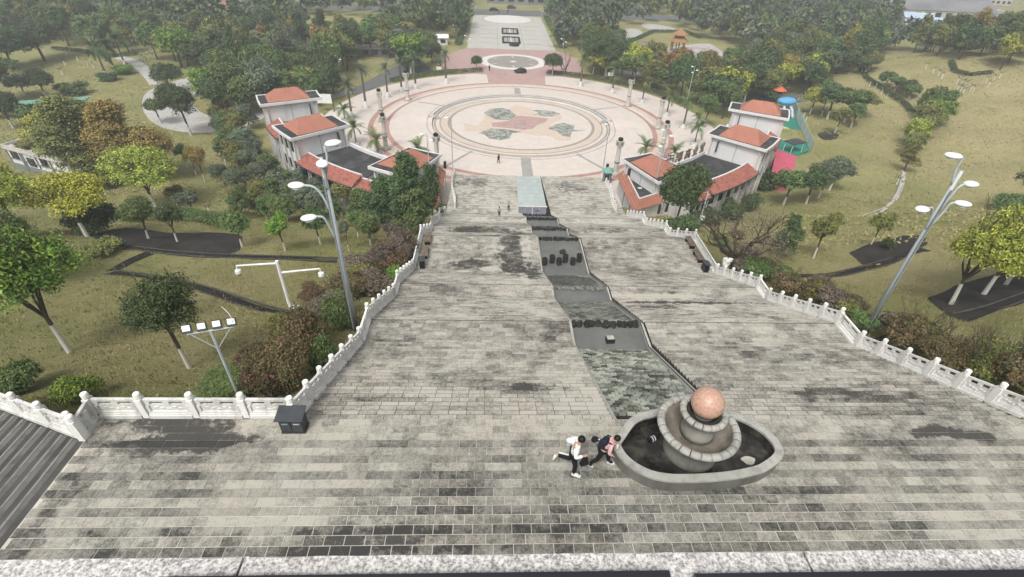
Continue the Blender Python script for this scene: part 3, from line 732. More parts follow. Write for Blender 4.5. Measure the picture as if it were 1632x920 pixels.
MB().lathe([(.55, 1.88), (.51, 1.84), (.49, 1.92), (.45, 1.98), (.43, 1.92), (.30, 1.84)], 36, cap=False).build('ball_cup', M['wet'], fo, smooth=True)
MB().ellipsoid((0, 0, 2.32), (.475, .475, .475), 40, 24).build('ball', M['ball'], fo, smooth=True)
q = gz(1040, 702, 22.38)
t = thing('submersible_pump', 'small dark pump with white rings on the fountain basin floor', 'pump', (q.x, q.y, 22.37), .4)
MB().tube([(-.18, 0, .1), (.18, 0, .1)], .085, 10).build('body', M['black'], t)
for x in (-.07, .02): MB().tube([(x, 0, .1), (x+.025, 0, .1)], .095, 10).build('ring', M['white_paint'], t)
MB().box((.3, .1, .08), (.22, .02, .16)).build('grille', M['darkgrey'], t)
q = gz(1193, 734, 22.37); tag(drape('dry_leaf_litter', [(q.x+.22*math.cos(a)*(1+.2*math.sin(3*a)), q.y+.16*math.sin(a)) for a in np.linspace(0, 2*PI, 14)[:-1]], M['rock_pale'], .012, .5, fo, flatz=22.36), kind='stuff')
bpy.data.objects['dry_leaf_litter'].location = (-fx, -fy, -22.3)

# ------------------------------------------------------------------ round plaza
def zp(x, y):
    dx, dy = x-PC[0], y-PC[1]; r = math.hypot(dx, dy)
    back = float(sm(-.06, .10, dy/max(r, 1e-6)))
    return .02+.42*back*float(1-sm(22, 30, r))*(1.0 if r >= 19.1 else 0.0)
def ring(name, ra, rb, mat, parent, dz=0.0, a0=0.0, a1=2*PI, na=144, nr=1):
    mb = MB(); rs = [ra+(rb-ra)*i/nr for i in range(nr+1)]; vs = []
    for r in rs:
        for k in range(na+1):
            a = a0+(a1-a0)*k/na; x, y = PC[0]+r*math.cos(a), PC[1]+r*math.sin(a)
            vs.append((x, y, zp(x, y)+dz))
    m = na+1
    mb.add(vs, [(i*m+k, (i+1)*m+k, (i+1)*m+k+1, i*m+k+1) for i in range(nr) for k in range(na)])
    return mb.build(name, mat, parent)
plaza = tag(link('plaza', None), kind='structure')
ring('plaza_floor', 19.15, 42.4, M['plaza'], plaza, 0, nr=10)
ring('plaza_centre', 0.0, 18.98, M['plaza'], plaza, 0, nr=4)
mb = MB(); vs = [(PC[0]+42.4*math.cos(2*PI*k/144), PC[1]+42.4*math.sin(2*PI*k/144), z) for z in (-.4, .02) for k in range(144)]
mb.add(vs, [(k, (k+1) % 144, 144+(k+1) % 144, 144+k) for k in range(144)]).build('plaza_edge', M['concrete'], plaza)
ring('red_band', 31.2, 32.3, M['plaza_band'], plaza, .006); ring('red_band', 28.0, 29.0, M['plaza_band'], plaza, .006)
ring('pale_band', 29.0, 31.2, M['plaza_peach'], plaza, .004)
for (ra, rb, mt) in ((18.35, 18.75, 'plaza_dark'), (17.3, 17.6, 'plaza_dark'), (16.1, 17.3, 'plaza_peach'), (15.2, 15.9, 'plaza_dark'), (20.1, 20.3, 'plaza_dark')):
    ring('ring_band', ra, rb, M[mt], plaza, .006, na=180)
# three low steps rising to the far half of the plaza
for k in range(3):
    ra = 18.1+.42*k; zt_ = .02+.14*(k+1); mb = MB(); na = 90; vs = []
    for i in range(na+1):
        a = .07+(PI-.14)*i/na
        for r, z in ((ra, 0), (ra, zt_), (19.45, zt_), (19.45, 0)): vs.append((PC[0]+r*math.cos(a), PC[1]+r*math.sin(a), z))
    mb.add(vs, [(4*i+j, 4*i+j+1, 4*i+j+5, 4*i+j+4) for i in range(na) for j in range(3)]); mb.build('plaza_step', M['plaza_white'] if k != 1 else M['plaza_grey'], plaza)
for s in (-1, 1):
    MB().prism([(PC[0]+s*17.2, PC[1]+.9), (PC[0]+s*20.2, PC[1]+1.3), (PC[0]+s*20.2, PC[1]+1.9), (PC[0]+s*18, PC[1]+1.9)], 0, [.06, .5, .5, .5]).build('step_cheek', M['plaza_dark'], plaza)
for s in (-1, 1):                                         # spokes to the columns
    for (cx, cy) in ((26.0, 122.2), (15.3, 82.6)):
        a = math.atan2(cy-PC[1], s*cx-PC[0]); mb = MB(); vs = []
        for i in range(9):
            r = 19.6+(28-19.6)*i/8
            for q in (-.3, .3):
                x, y = PC[0]+r*math.cos(a)-q*math.sin(a), PC[1]+r*math.sin(a)+q*math.cos(a); vs.append((x, y, zp(x, y)+.005))
        mb.add(vs, [(2*i, 2*i+1, 2*i+3, 2*i+2) for i in range(8)]); mb.build('spoke', M['plaza_grey'], plaza)
for (ya, yb, wd) in ((20.4, 28, 1.0), (-28, -19.4, 1.25)):
    mb = MB(); vs = []
    for i in range(9):
        y = PC[1]+ya+(yb-ya)*i/8
        for q in (-wd, wd): vs.append((PC[0]+q*.75, y, zp(PC[0], y)+.005))
    mb.add(vs, [(2*i, 2*i+1, 2*i+3, 2*i+2) for i in range(8)]).build('axis_strip', M['plaza_grey'], plaza)
def pxpoly(name, pts, mat, parent, dz, z=.02):
    P = [gz(u, v, z) for u, v in pts]; mb = MB(); mb.add([(q.x, q.y, z+dz) for q in P], [tuple(range(len(P)))])
    bm = bmesh.new(); me = mb.mesh(name, mat); bm.from_mesh(me); bmesh.ops.triangulate(bm, faces=bm.faces); bm.to_mesh(me); bm.free()
    return link(name, me, parent)
c3 = lambda pts: [(740+a*220/1632, 160+b*220/1632) for a, b in pts]
pxpoly('mosaic_field', c3([(0, 270), (150, 300), (240, 215), (230, 160), (420, 90), (520, 95), (620, 60), (800, 95), (830, 150), (1000, 215), (1130, 160), (1160, 215), (1050, 270), (1000, 330), (1130, 390), (1270, 440), (1260, 475), (1120, 480), (1040, 440), (960, 415), (850, 420), (700, 385), (560, 340), (330, 330), (200, 370), (0, 360)]), M['plaza_peach'], plaza, .004)
for pts in ([(230, 150), (310, 100), (450, 90), (540, 115), (615, 180), (540, 235), (380, 230), (280, 190)], [(800, 118), (900, 115), (1050, 130), (1135, 158), (1040, 195), (920, 190), (870, 165), (810, 178), (880, 145)],
            [(165, 388), (320, 330), (520, 345), (690, 375), (560, 390), (540, 450), (420, 475), (290, 450), (240, 405)], [(985, 335), (1060, 295), (1160, 265), (1310, 300), (1290, 345), (1450, 355), (1270, 375), (1250, 440), (1160, 420), (1090, 365)]):
    pxpoly('mosaic_patch', c3(pts), M['mosaic'], plaza, .008)
pxpoly('mosaic_heart', c3([(320, 265), (520, 245), (620, 185), (760, 190), (990, 215), (960, 260), (870, 290), (800, 340), (690, 350), (560, 335), (330, 310)]), M['plaza_pink'], plaza, .006)
e = [gz(*q, .02) for q in c3([(603, 240), (725, 240), (722, 340), (600, 318)])]
mb = MB()
for i in range(4): mb.tube([e[i]+Vector((0, 0, .012)), e[(i+1) % 4]+Vector((0, 0, .012))], .09, 4)
for t in (.25, .5, .75): mb.tube([e[0].lerp(e[1], t).lerp(e[3].lerp(e[2], t), .2)+Vector((0, 0, .012)), e[0].lerp(e[1], t).lerp(e[3].lerp(e[2], t), .8)+Vector((0, 0, .012))], .07, 4)
mb.tube([e[0].lerp(e[3], .5)+Vector((0, 0, .012)), e[1].lerp(e[2], .5)+Vector((0, 0, .012))], .07, 4)
mb.build('seal_emblem', M['plaza_dark'], plaza)
# second circle, its pink court and the avenue
FC = (0.05, 165.3)
court = tag(link('pink_court', None), kind='structure')
mb = MB(); mb.prism([(-15.5, 149.2), (-7.9, 149.0), (-7.2, 139.6), (8, 139.6), (8.6, 149), (15.5, 149.2), (21, 158), (21, 172), (15, 182.5), (-15, 182.5), (-21, 172), (-21, 158)], -.2, [.03]*12); mb.build('court_floor', M['plaza_pink'], court)
def disc(name, c, ra, rb, mat, parent, z, n=64):
    mb = MB(); vs = [(c[0]+r*math.cos(2*PI*k/n), c[1]+r*math.sin(2*PI*k/n), z) for r in (ra, rb) for k in range(n)]
    return mb.add(vs, [(k, n+k, n+(k+1) % n, (k+1) % n) for k in range(n)]).build(name, mat, parent)
disc('white_ring', FC, 7.9, 10.2, M['plaza_white'], court, .034); disc('worn_disc', FC, 0, 7.9, M['disc'], court, .034)
for k in range(12):
    a = 2*PI*k/12; mb = MB(); pt = lambda r, s: (FC[0]+r*math.cos(a)-s*math.sin(a), FC[1]+r*math.sin(a)+s*math.cos(a), .04)
    mb.add([pt(5.2, 0), pt(6.2, -.32), pt(7.5, 0), pt(6.2, .32)], [(0, 1, 2, 3)]).build('petal', M['plaza_white' if k % 2 else 'plaza_pink'], court)
mb = MB(); mb.add([(FC[0]+(1.6 if k % 2 == 0 else .6)*math.cos(PI*k/8), FC[1]+(1.6 if k % 2 == 0 else .6)*math.sin(PI*k/8), .042) for k in range(16)], [tuple(range(16))]); mb.build('star', M['plaza_white'], court)
av = tag(link('avenue', None), kind='structure')
for j in range(8):
    y0 = 182.7+8.7*j
    for i, (xa, xb) in enumerate(((-15, -4.6), (-4.6, 4.6), (4.6, 15))):
        k = .985+.0; wid = 1.0+.0*j
        MB().box(((xa+xb)/2, y0+4.35, -.1), (xb-xa-.12, 8.5, .26)).build('avenue_slab', M['avenue'], av)
MB().box((0, 217, -.14), (30.4, 70.5, .22)).build('avenue_joint', M['plaza_dark'], av)
disc('avenue_ring', (0, 243.5), 10.4, 10.9, M['plaza_dark'], av, .036); disc('avenue_disc', (0, 243.5), 0, 10.4, M['plaza_white'], av, .034)
for j in range(5):
    for s in (-1, 1): MB().box((s*8.0, 192.5+8.5*j, .035), (5.0, .3, .02)).build('dark_line', M['plaza_dark'], av)
for yc, lab in ((197.5, 'nearer rectangular fountain pool with dark rim in the pale avenue'), (214.5, 'farther rectangular fountain pool with dark rim in the pale avenue')):
    t = thing('fountain_pool', lab, 'pool', (.3, yc, .03))
    for (cx, cy, wx_, wy) in ((0, -5, 6.4, .7), (0, 5, 6.4, .7), (-2.9, 0, .6, 9.3), (2.9, 0, .6, 9.3)): MB().box((cx, cy, .2), (wx_, wy, .4)).build('rim', M['drain'], t)
    MB().box((0, 0, .06), (5.2, 9.3, .1)).build('water', M['plaza_grey'], t)
    MB().box((0, 0, .16), (.35, 9.2, .18)).build('centre_wall', M['plaza_white'], t)
    for k in range(4):
        for s in (-1.3, 1.3): MB().lathe([(.12, .1), (.12, .4)], 6, (s, -3.3+2.2*k, 0)).build('jet', M['darkgrey'], t)
for q, rr_, lab in (((1.2, 188.0), 1.3, 'dark round stone bowl on the avenue before the nearer pool'), ((1.8, 151.8), 1.6, 'dark rock on the pink court in front of the worn circle')):
    o = tag(link('rock', rock_mesh(int(rr_*10), M['rock'], 'rock'), None, (*q, .5)), lab, 'rock'); o.scale = (rr_*1.2, rr_*.6, .8)
road = tag(drape('road', [(-260, 254), (300, 254), (320, 270), (-280, 270)], M['road'], .05, 12), kind='structure')

# ------------------------------------------------------------------ carved columns on the plaza
def column_parts(t):
    MB().box((0, 0, .12), (1.5, 1.5, .24)).build('plinth', M['dressed'], t)
    mb = MB(); mb.lathe([(.62, .24), (.55, .5), (.42, .7), (.40, 2.3), (.50, 2.34), (.50, 2.6), (.40, 2.64), (.38, 5.2), (.46, 5.3)], 12); mb.build('shaft', M['concrete'], t)
    mb = MB(); mb.lathe([(.42, 2.36), (.52, 2.38), (.52, 2.48), (.42, 2.5)], 12); mb.build('band', M['drain'], t)
    mb = MB(); mb.box((0, 0, 5.75), (1.0, 1.0, .85)); mb.box((0, 0, 5.26), (.8, .8, .12)); mb.build('lantern', M['concrete'], t)
    for k in range(4):
        a = PI/2*k; MB().lathe([(.28, -.01), (.28, .02)], 10).build('medallion', M['basin'], t, (.5*math.cos(a), .5*math.sin(a), 5.75)).rotation_euler = (0, PI/2, a)
    MB().lathe([(.40, 6.2), (.34, 6.35), (.45, 6.4), (.45, 6.55), (.3, 6.7), (.12, 6.75)], 10).build('cap', M['drain'], t)
names = ['nearest the stairs', 'second from the stairs', 'third from the stairs', 'farthest from the stairs']
c0_ = None
def copy_tree(root, loc, rz=0, label=None, group=None):
    r = root.copy(); COL.objects.link(r); r.location = loc; r.rotation_euler = (0, 0, rz)
    if label: r['label'] = label
    if group: r['group'] = group
    for c_ in root.children:
        k = c_.copy(); COL.objects.link(k); k.parent = r
        for d_ in c_.children: e_ = d_.copy(); COL.objects.link(e_); e_.parent = k
    return r
for s in (-1, 1):
    for i, (cx, cy) in enumerate(((15.4, 82.2), (26.1, 91.8), (29.6, 107.2), (26.3, 122.6))):
        lab = 'carved stone lantern column on the %s of the plaza, %s' % ('left' if s < 0 else 'right', names[i])
        if c0_ is None: c0_ = thing('stone_column', lab, 'column', (s*cx, cy, .02), math.atan2(cy-PC[1], s*cx), 'stone columns around the plaza'); column_parts(c0_); bpy.context.view_layer.update()
        else: copy_tree(c0_, (s*cx+.2, cy, .02), math.atan2(cy-PC[1], s*cx), lab)

# ------------------------------------------------------------------ the two curved tower buildings
def P2(r, ph): a = math.radians(ph); return (PC[0]+r*math.sin(a), PC[1]-r*math.cos(a))
def arc_block(name, r0, r1, f0, f1, z0, z1, mat, parent, n=8, r0t=None, z1b=None):
    """curved block between two radii and two angles; z1b = top height at the outer radius"""
    mb = MB(); vs = []; z1b = z1 if z1b is None else z1b
    for i in range(n+1):
        f = f0+(f1-f0)*i/n; a = P2(r0, f); b = P2(r1, f)
        vs += [(*a, z0), (*b, z0), (*b, z1b), (*a, z1)]
    fs = [(4*i+j, 4*i+(j+1) % 4, 4*i+4+(j+1) % 4, 4*i+4+j) for i in range(n) for j in range(4)]+[(0, 1, 2, 3), (4*n+3, 4*n+2, 4*n+1, 4*n)]
    return mb.add(vs, fs).build(name, mat, parent)
def loc_(t, o): o.location = -Vector(t.location); return o
def wall_box(parent, name, r, f, z, sz, mat, face):
    """small box on a curved (face='r') or radial (face='f') wall"""
    x, y = P2(r, f); a = math.radians(f)
    o = MB().box((0, 0, 0), sz).build(name, mat, parent, Vector((x, y, z))-Vector(parent.location), a if face == 'r' else a)
    return o
def building(s, label):
    t = thing('curved_building', label, 'building', (*P2(45, s*42), 0))
    B = lambda *a, **k: loc_(t, arc_block(*a, **k))
    def hip(r0, r1, f0, f1, z, h, ins):
        # red hipped roof on a radial tower
        q = [Vector(P2(r, f)) for r, f in ((r0, f0), (r1, f0), (r1, f1), (r0, f1))]
        mid0 = (q[0]+q[3])/2; mid1 = (q[1]+q[2])/2
        a, b = mid0.lerp(mid1, .24), mid0.lerp(mid1, .76)
        mb = MB(); mb.add([(x.x, x.y, z) for x in q]+[(a.x, a.y, z+h), (b.x, b.y, z+h)], [(0, 1, 5, 4), (1, 2, 5), (2, 3, 4, 5), (3, 0, 4)])
        # object x runs along the eaves so that the tile ribs run down the slope
        ang = math.radians((f0+f1)/2)-PI/2
        o = mb.build('hip_roof', M['redroof'], t); o.rotation_euler = (0, 0, ang)
        inv = Matrix.Rotation(-ang, 4, 'Z'); o.data.transform(inv); o.location = -Vector(t.location); 
    def tower(f0, f1, ra, rb, zbase, ze, hip_h, zlow):
        B('tower_wall', ra+.7, rb-.6, f0+.7*s, f1-.7*s, zbase, ze-.45, M['plaster'], t, 2)
        B('eave_slab', ra-.1, rb+.1, f0-.0*s, f1, ze-.45, ze-.2, M['plaster'], t, 2)
        B('roof_deck', ra+.12, rb-.12, f0+.16*s, f1-.16*s, ze-.2, ze-.12, M['asphalt'], t, 2)
        for (a_, b_, c_, d_) in ((ra-.1, ra+.12, f0, f1), (rb-.12, rb+.1, f0, f1), (ra+.12, rb-.12, f0, f0+.2*s), (ra+.12, rb-.12, f1-.2*s, f1)):
            B('eave_kerb', a_, b_, c_, d_, ze-.2, ze-.02, M['plaster'], t, 2)
        hip(ra+1.7, rb-1.3, f0+.7*s, f1-.6*s, ze-.05, hip_h, 0)
        # blank gable wall towards the stairs: joint line and one dark window near the plaza
        fm = f0+.7*s
        for rr in (ra+2.1,):
            wall_box(t, 'window', rr, fm-.03*s, ze-1.75, (1.0, .14, 1.7), M['window'], 'f')
        wall_box(t, 'wall_joint', (ra+rb)/2+.2, fm-.01*s, (ze+zlow)/2-.3, (.07, .06, ze-zlow-.6), M['frame_grey'], 'f')
        for rr in (ra+.95, rb-.85): wall_box(t, 'corner_pier', rr, fm-.05*s, (ze-.45+zbase)/2, (.5, .2, ze-.45-zbase), M['stained_plaster'], 'f')
        # outer wall: windows between stained piers
        nf = 4
        for k in range(nf):
            f = f0+.9*s+(f1-f0-1.8*s)*(k+.0)/(nf-1)
            wall_box(t, 'pier', rb-.55, f, (ze-.5+zbase)/2, (.34, .34, ze-.5-zbase), M['stained_plaster'], 'r')
            if k < nf-1:
                fw_ = f+(f1-f0-1.8*s)/(nf-1)/2
                for z in (ze-1.9, ze-5.0):
                    if z > 1: wall_box(t, 'window', rb-.58, fw_, z, (1.0, .12, 1.5), M['window'], 'r')
    def link_wing(f0, f1, ra, rb, ztop, zbase=-.2, windows=True):
        B('wing_wall', ra+.5, rb-.5, f0, f1, zbase, ztop-.12, M['stained_plaster'], t, 10)
        B('flat_roof', ra+.75, rb-2.0, f0, f1, ztop-.12, ztop, M['asphalt'], t, 10)
        B('parapet', ra+.42, ra+.75, f0, f1, ztop-.12, ztop+.55, M['plaster'], t, 10)
        B('ridge_kerb', rb-2.0, rb-1.8, f0, f1, ztop-.1, ztop+.78, M['plaster'], t, 10)
        n = 10; B('pent_roof', rb-1.8, rb+.35, f0, f1, ztop-.45, ztop+.66, M['redpent'], t, n, z1b=ztop-.35)
        B('gutter', rb+.35, rb+.47, f0, f1, ztop-.52, ztop-.32, M['darkgrey'], t, n)
        nf = max(3, int(abs(f1-f0)*.85/2))
        for k in range(nf+1):
            f = f0+(f1-f0)*k/nf
            wall_box(t, 'pier', rb-.42, f, (ztop-.6+zbase)/2, (.32, .34, ztop-.6-zbase), M['stained_plaster'], 'r')
            if k < nf:
                for z in (ztop-1.7, ztop-4.2):
                    if z > .8: wall_box(t, 'window', rb-.47, f+(f1-f0)/nf/2, z, (1.05, .12, 1.45), M['window'], 'r')
    tower(s*60.2, s*66.8, 40.6, 50.3, -.2, 10.2, 1.5, 7)
    link_wing(s*53, s*60.6, 40.6, 49.9, 6.9)
    tower(s*45.3, s*53.6, 40.6, 50.3, -.2, 8.6, 1.6, 5)
    link_wing(s*31.0, s*45.9, 40.2, 49.9, 5.0)
    link_wing(s*27.0, s*31.2, 44.5, 49.7, 4.4)
    tower(s*22.3, s*31.6, 36.9, 46.1, -.2, 6.25, 1.35, 4)
    return t
bl = building(-1, 'white curved building with three red roofed towers on the left of the plaza')
br_ = building(1, 'white curved building with three red roofed towers on the right of the plaza')
# low pent-roofed annexes that close both buildings towards the stairs
for s in (-1, 1):
    xo = .35
    t = thing('annexe', 'low white annexe with red pent roof on the %s of the lowest flight' % ('left' if s < 0 else 'right'), 'building', (xo+s*17, 68, 0))
    T = lambda x, y: (xo+s*x-t.location.x, y-t.location.y)
    foot = [T(14.15, 64.0), T(18.6, 66.9), T(15.3, 75.2), T(14.15, 75.0)]
    if s < 0: foot = foot[::-1]
    MB().prism(foot, -.2, 3.0).build('wall', M['plaster'], t)
    inner = [T(14.85, 65.0), T(18.0, 66.9), T(15.4, 74.6), T(14.85, 74.6)]
    if s < 0: inner = inner[::-1]
    MB().prism(inner, 2.95, 3.75).build('flat_roof', M['asphalt'], t)
    def slope(name, a, b, c, d, z0, z1, mat):
        MB().add([(*T(*a), z0), (*T(*b), z0), (*T(*c), z1), (*T(*d), z1), (*T(*a), z0-.12), (*T(*b), z0-.12), (*T(*c), z1-.7), (*T(*d), z1-.7)],
                 [(0, 1, 2, 3), (0, 4, 5, 1), (1, 5, 6, 2), (2, 6, 7, 3), (3, 7, 4, 0), (4, 7, 6, 5)]).build(name, mat, t)
    slope('pent_roof', (13.75, 75.4), (13.75, 63.2), (14.72, 64.7), (14.72, 74.9), 2.95, 4.15, M['redroof'])
    slope('pent_roof', (13.76, 63.2), (19.0, 66.2), (18.1, 66.75), (14.72, 64.7), 2.95, 4.15, M['redroof'])
    for a, b in (((14.77, 74.8), (14.77, 64.75)), ((14.77, 64.75), (18.1, 66.8))):
        p_, q_ = Vector((*T(*a), 4.16)), Vector((*T(*b), 4.16)); d_ = q_-p_
        MB().box((p_+q_)/2, (d_.length, .14, .16), math.atan2(d_.y, d_.x)).build('ridge_kerb', M['plaster'], t)
    for y in (66.5, 70.5): MB().box((T(14.12, y)[0], T(14.12, y)[1], 1.4), (.10, .28, 2.9)).build('downpipe', M['frame_grey'], t)
    if s > 0: MB().box((*T(15.9, 69), 3.79), (.6, .3, .08)).build('roof_hatch', M['white_paint'], t)
# characters standing on the plaza-side parapet of the right building, seen from behind
for k, chr_ in enumerate('堂业高职千'):
    f = 44.2-3.1*k; x, y = P2(40.75, f)
    cu = bpy.data.curves.new('sign_character', 'FONT'); cu.body = chr_; cu.size = 1.75; cu.extrude = .05; cu.offset = .028; cu.align_x = 'CENTER'
    tmp = bpy.data.objects.new('tmp', cu); COL.objects.link(tmp); dg = bpy.context.evaluated_depsgraph_get(); dg.update()
    me = bpy.data.meshes.new_from_object(tmp.evaluated_get(dg)); bpy.data.objects.remove(tmp); me.materials.clear(); me.materials.append(M['wood'])
    t = thing('sign_character', '%s dark sign character on the curved parapet of the right building' % ('rightmost', 'second from the right', 'middle', 'second from the left', 'leftmost')[k], 'sign', (x, y, 5.55), math.radians(f)+PI)
    o = link('glyph', me, t, (0, 0, .2)); o.rotation_euler = (PI/2, 0, 0)
    for q in (-.5, .5): MB().box((q, -.06, .12), (.06, .06, .3)).build('leg', M['darkgrey'], t)

# ------------------------------------------------------------------ lamps
def dome(parent, c, r, mat=None, name='lamp_head', az=0):
    o = link(name, None, parent, c, az) if False else None
    mb = MB(); mb.ellipsoid((0, 0, 0), (r, r*.72, r*.34), 16, 8); o = mb.build(name, mat or M['lens'], parent, c, az, True)
    MB().lathe([(r*.62, -r*.34), (r*.5, -r*.24)], 12).build('rim', M['lamp_grey'], o)
    return o
def tall_lamp(base, H, heads, label, r=.15):
    t = thing('street_lamp', label, 'street lamp', base)
    MB().lathe([(r*2, 0), (r*2, .04)], 10).build('base_plate', M['darkgrey'], t)
    MB().tube([(0, 0, 0), (0, 0, H*.55), (0, 0, H*.97)], [r, r*.78, r*.5], 12).build('pole', M['lamp_grey'], t, smooth=True)
    MB().box((-r*.3, -r*.78, H*.45), (r*.42, r*.35, H*.86)).build('cable_strip', M['frame_grey'], t)
    for (z, az, Lr) in heads:
        a = math.radians(az); dx, dy = math.cos(a), math.sin(a); z0 = H*z
        pts = [(dx*r*.4, dy*r*.4, z0-1.3), (dx*r*1.6, dy*r*1.6, z0-.55), (dx*Lr*.45, dy*Lr*.45, z0-.08), (dx*Lr*.8, dy*Lr*.8, z0)]
        MB().tube(smooth_line(pts, 4), .055, 8).build('arm', M['lamp_grey'], t, smooth=True)
        dome(t, (dx*(Lr+.08), dy*(Lr+.08), z0), .37, az=a)
b = gp(567, 527); Hl = solve_h(b, 240)
tall_lamp(b, Hl, [(1.02, 35, .55), (.955, -70, .25), (.84, 180, 1.25), (.70, 200, .95)], 'tall grey street lamp with four white dome heads left of the stairs', .16)
b = gp(1376, 532); Hr = solve_h(b, 262)
tall_lamp(b, Hr, [(1.03, 160, .55), (.90, 10, .95), (.82, -15, .75), (.80, 200, 1.25)], 'tall grey street lamp with four white dome heads right of the stairs', .16)
def slim_lamp(u, v, vt, label, heads=3, z=None, r=.09):
    b = gp(u, v) if z is None else gz(u, v, z); H = solve_h(b, vt)
    t = thing('plaza_lamp', label, 'street lamp', b)
    MB().lathe([(r*2.2, 0), (r*2.2, .3), (r, .32)], 8).build('base', M['lamp_grey'], t)
    MB().tube([(0, 0, .3), (0, 0, H)], [r, r*.6], 8).build('pole', M['lamp_grey'], t)
    for k in range(heads):
        a = math.radians(200+125*k); z_ = H-.15-.75*k
        MB().tube([(0, 0, z_-.3), (.5*math.cos(a), .5*math.sin(a), z_)], .035, 6).build('arm', M['lamp_grey'], t)
        MB().ellipsoid((.72*math.cos(a), .72*math.sin(a), z_+.02), (.3, .26, .13), 10, 6).build('lamp_head', M['lens'], t)
slim_lamp(722, 278, 186, 'slender lamp post at the left end of the plaza edge above the stairs', 1, .02, .11)
slim_lamp(960, 276, 196, 'slender lamp post at the right end of the plaza edge above the stairs', 1, .02, .11)
slim_lamp(1034, 341, 205, 'tall grey lamp post with small white heads before the right building', 4)
slim_lamp(686, 300, 212, 'grey lamp post with white heads rising before the left building', 3, 3.0)
slim_lamp(746, 116, 56, 'white lamp post at the left corner of the pink court', 3, .03)
slim_lamp(894, 118, 61, 'white lamp post at the right corner of the pink court', 3, .03)
slim_lamp(545, 134, 88, 'white lamp post by the dark road left of the plaza', 3, 0)
slim_lamp(1092, 172, 105, 'white lamp post on the right rim of the plaza', 3, .02)
slim_lamp(757, 36, 6, 'far white lamp post on the left of the avenue', 3, 0); slim_lamp(862, 36, 14, 'far white lamp post on the right of the avenue', 2, 0)
slim_lamp(973, 66, 45, 'thin lamp post among the trees right of the avenue', 2, 0)
# camera pole, floodlight pole, second camera pole
b = gp(469, 512); H = solve_h(b, 416)
t = thing('camera_pole', 'white pole with two long arms carrying dome cameras on the left lawn', 'camera pole', b)
MB().tube([(0, 0, 0), (0, 0, H)], [.10, .085], 10).build('pole', M['white_paint'], t); MB().box((.30, -.02, .55), (.38, .3, 1.0), .1).build('cabinet', M['white_paint'], t)
for (z, dx, L_) in ((H-.15, -1, 1.95), (H-.75, 1, 2.0)):
    MB().tube([(0, 0, z), (dx*L_, .35*dx, z+.05)], [.06, .045], 8).build('arm', M['white_paint'], t)
    MB().lathe([(.03, 0), (.05, -.22), (.15, -.26), (.17, -.42), (.12, -.52)], 12).build('camera_housing', M['white_paint'], t, (dx*L_, .35*dx, z+.04))
    MB().ellipsoid((0, 0, 0), (.11, .11, .10), 10, 6).build('camera_dome', M['black'] if dx < 0 else M['lens'], t, (dx*L_, .35*dx, z-.47))
b = gp(384, 640); H = solve_h(b, 527)
t = thing('floodlight_pole', 'grey pole with a crossbar of four square floodlights behind the terrace balustrade', 'floodlight', b)
MB().tube([(0, 0, 0), (0, 0, H)], .05, 8).build('pole', M['lamp_grey'], t)
bar = Vector((.96, .28, 0)).normalized()
MB().tube([bar*-.72+Vector((0, 0, H)), bar*.72+Vector((0, 0, H))], .03, 6).build('crossbar', M['lamp_grey'], t)
for s in (-1, 1): MB().tube([(0, 0, H-.85), bar*.62*s+Vector((0, 0, H-.02))], .018, 5).build('brace', M['lamp_grey'], t)
for k in range(4):
    q = bar*(-.70+.46*k)+Vector((0, .06, H+.18)); R = Euler((math.radians(-28), 0, math.atan2(bar.y, bar.x))).to_matrix()
    MB().box(q, (.30, .07, .30), rot=R).build('floodlight', M['darkgrey'], t); MB().box(q+R @ Vector((0, -.045, .03)), (.24, .02, .20), rot=R).build('floodlight_lens', M['lens'], t)
MB().tube(smooth_line([bar*.72+Vector((0, 0, H)), bar*.75+Vector((0, 0, H+.5)), bar*.55+Vector((0, .1, H+.85))], 4), .012, 5).build('cable', M['white_paint'], t)
b = gp(1112, 364); H = solve_h(b, 306)
t = thing('camera_pole', 'thin white camera pole with a box before the dark hedge on the right', 'camera pole', b)
MB().tube([(0, 0, 0), (0, 0, H)], .05, 8).build('pole', M['white_paint'], t); MB().tube([(0, 0, H-.05), (-1.3, 0, H+.02)], .035, 6).build('arm', M['white_paint'], t)
MB().box((.12, -.1, 1.5), (.5, .3, .55)).build('cabinet', M['white_paint'], t); MB().box((-1.35, 0, H-.05), (.3, .14, .14)).build('camera', M['white_paint'], t)

# ------------------------------------------------------------------ bins, benches, kiosk, loudspeakers, carved stone
def bin_(loc, rz, label):
    t = thing('litter_bin', label, 'litter bin', loc, rz)
    t.scale = (.96, 1, .76)
    MB().box((0, 0, .42), (.76, .40, .72)).build('body', M['black'], t); MB().box((0, 0, .03), (.8, .44, .06)).build('base', M['darkgrey'], t)
    for s in (-1, 1):
        MB().box((s*.19, -.205, .45), (.34, .02, .62)).build('door', M['darkgrey'], t); MB().box((s*.19, -.218, .62), (.20, .012, .06)).build('label_plate', M['greenroof'] if s < 0 else M['lamp_grey'], t)
        MB().box((s*.35, .12, .85), (.04, .04, .30)).build('roof_post', M['black'], t); MB().box((s*.35, -.15, .83), (.04, .04, .24)).build('roof_post', M['black'], t)
        MB().lathe([(.045, -.06), (.045, .02)], 8).build('ashtray', M['lamp_grey'], t, (s*.2, 0, .82))
    o = MB().box((0, 0, 0), (.90, .60, .045)).build('roof', M['darkgrey'], t, (0, -.02, 1.0)); o.rotation_euler = (math.radians(12), 0, 0)
bin_((-12.32, 10.62, 22.3), 0, 'black roofed twin litter bin at the corner of the terrace balustrade')
bin_((-11.75, 35.1, 12.1), -PI/2+.1, 'black litter bin by the benches on the left landing')
bin_((12.35, 35.1, 12.1), PI/2, 'black litter bin by the benches on the right landing')
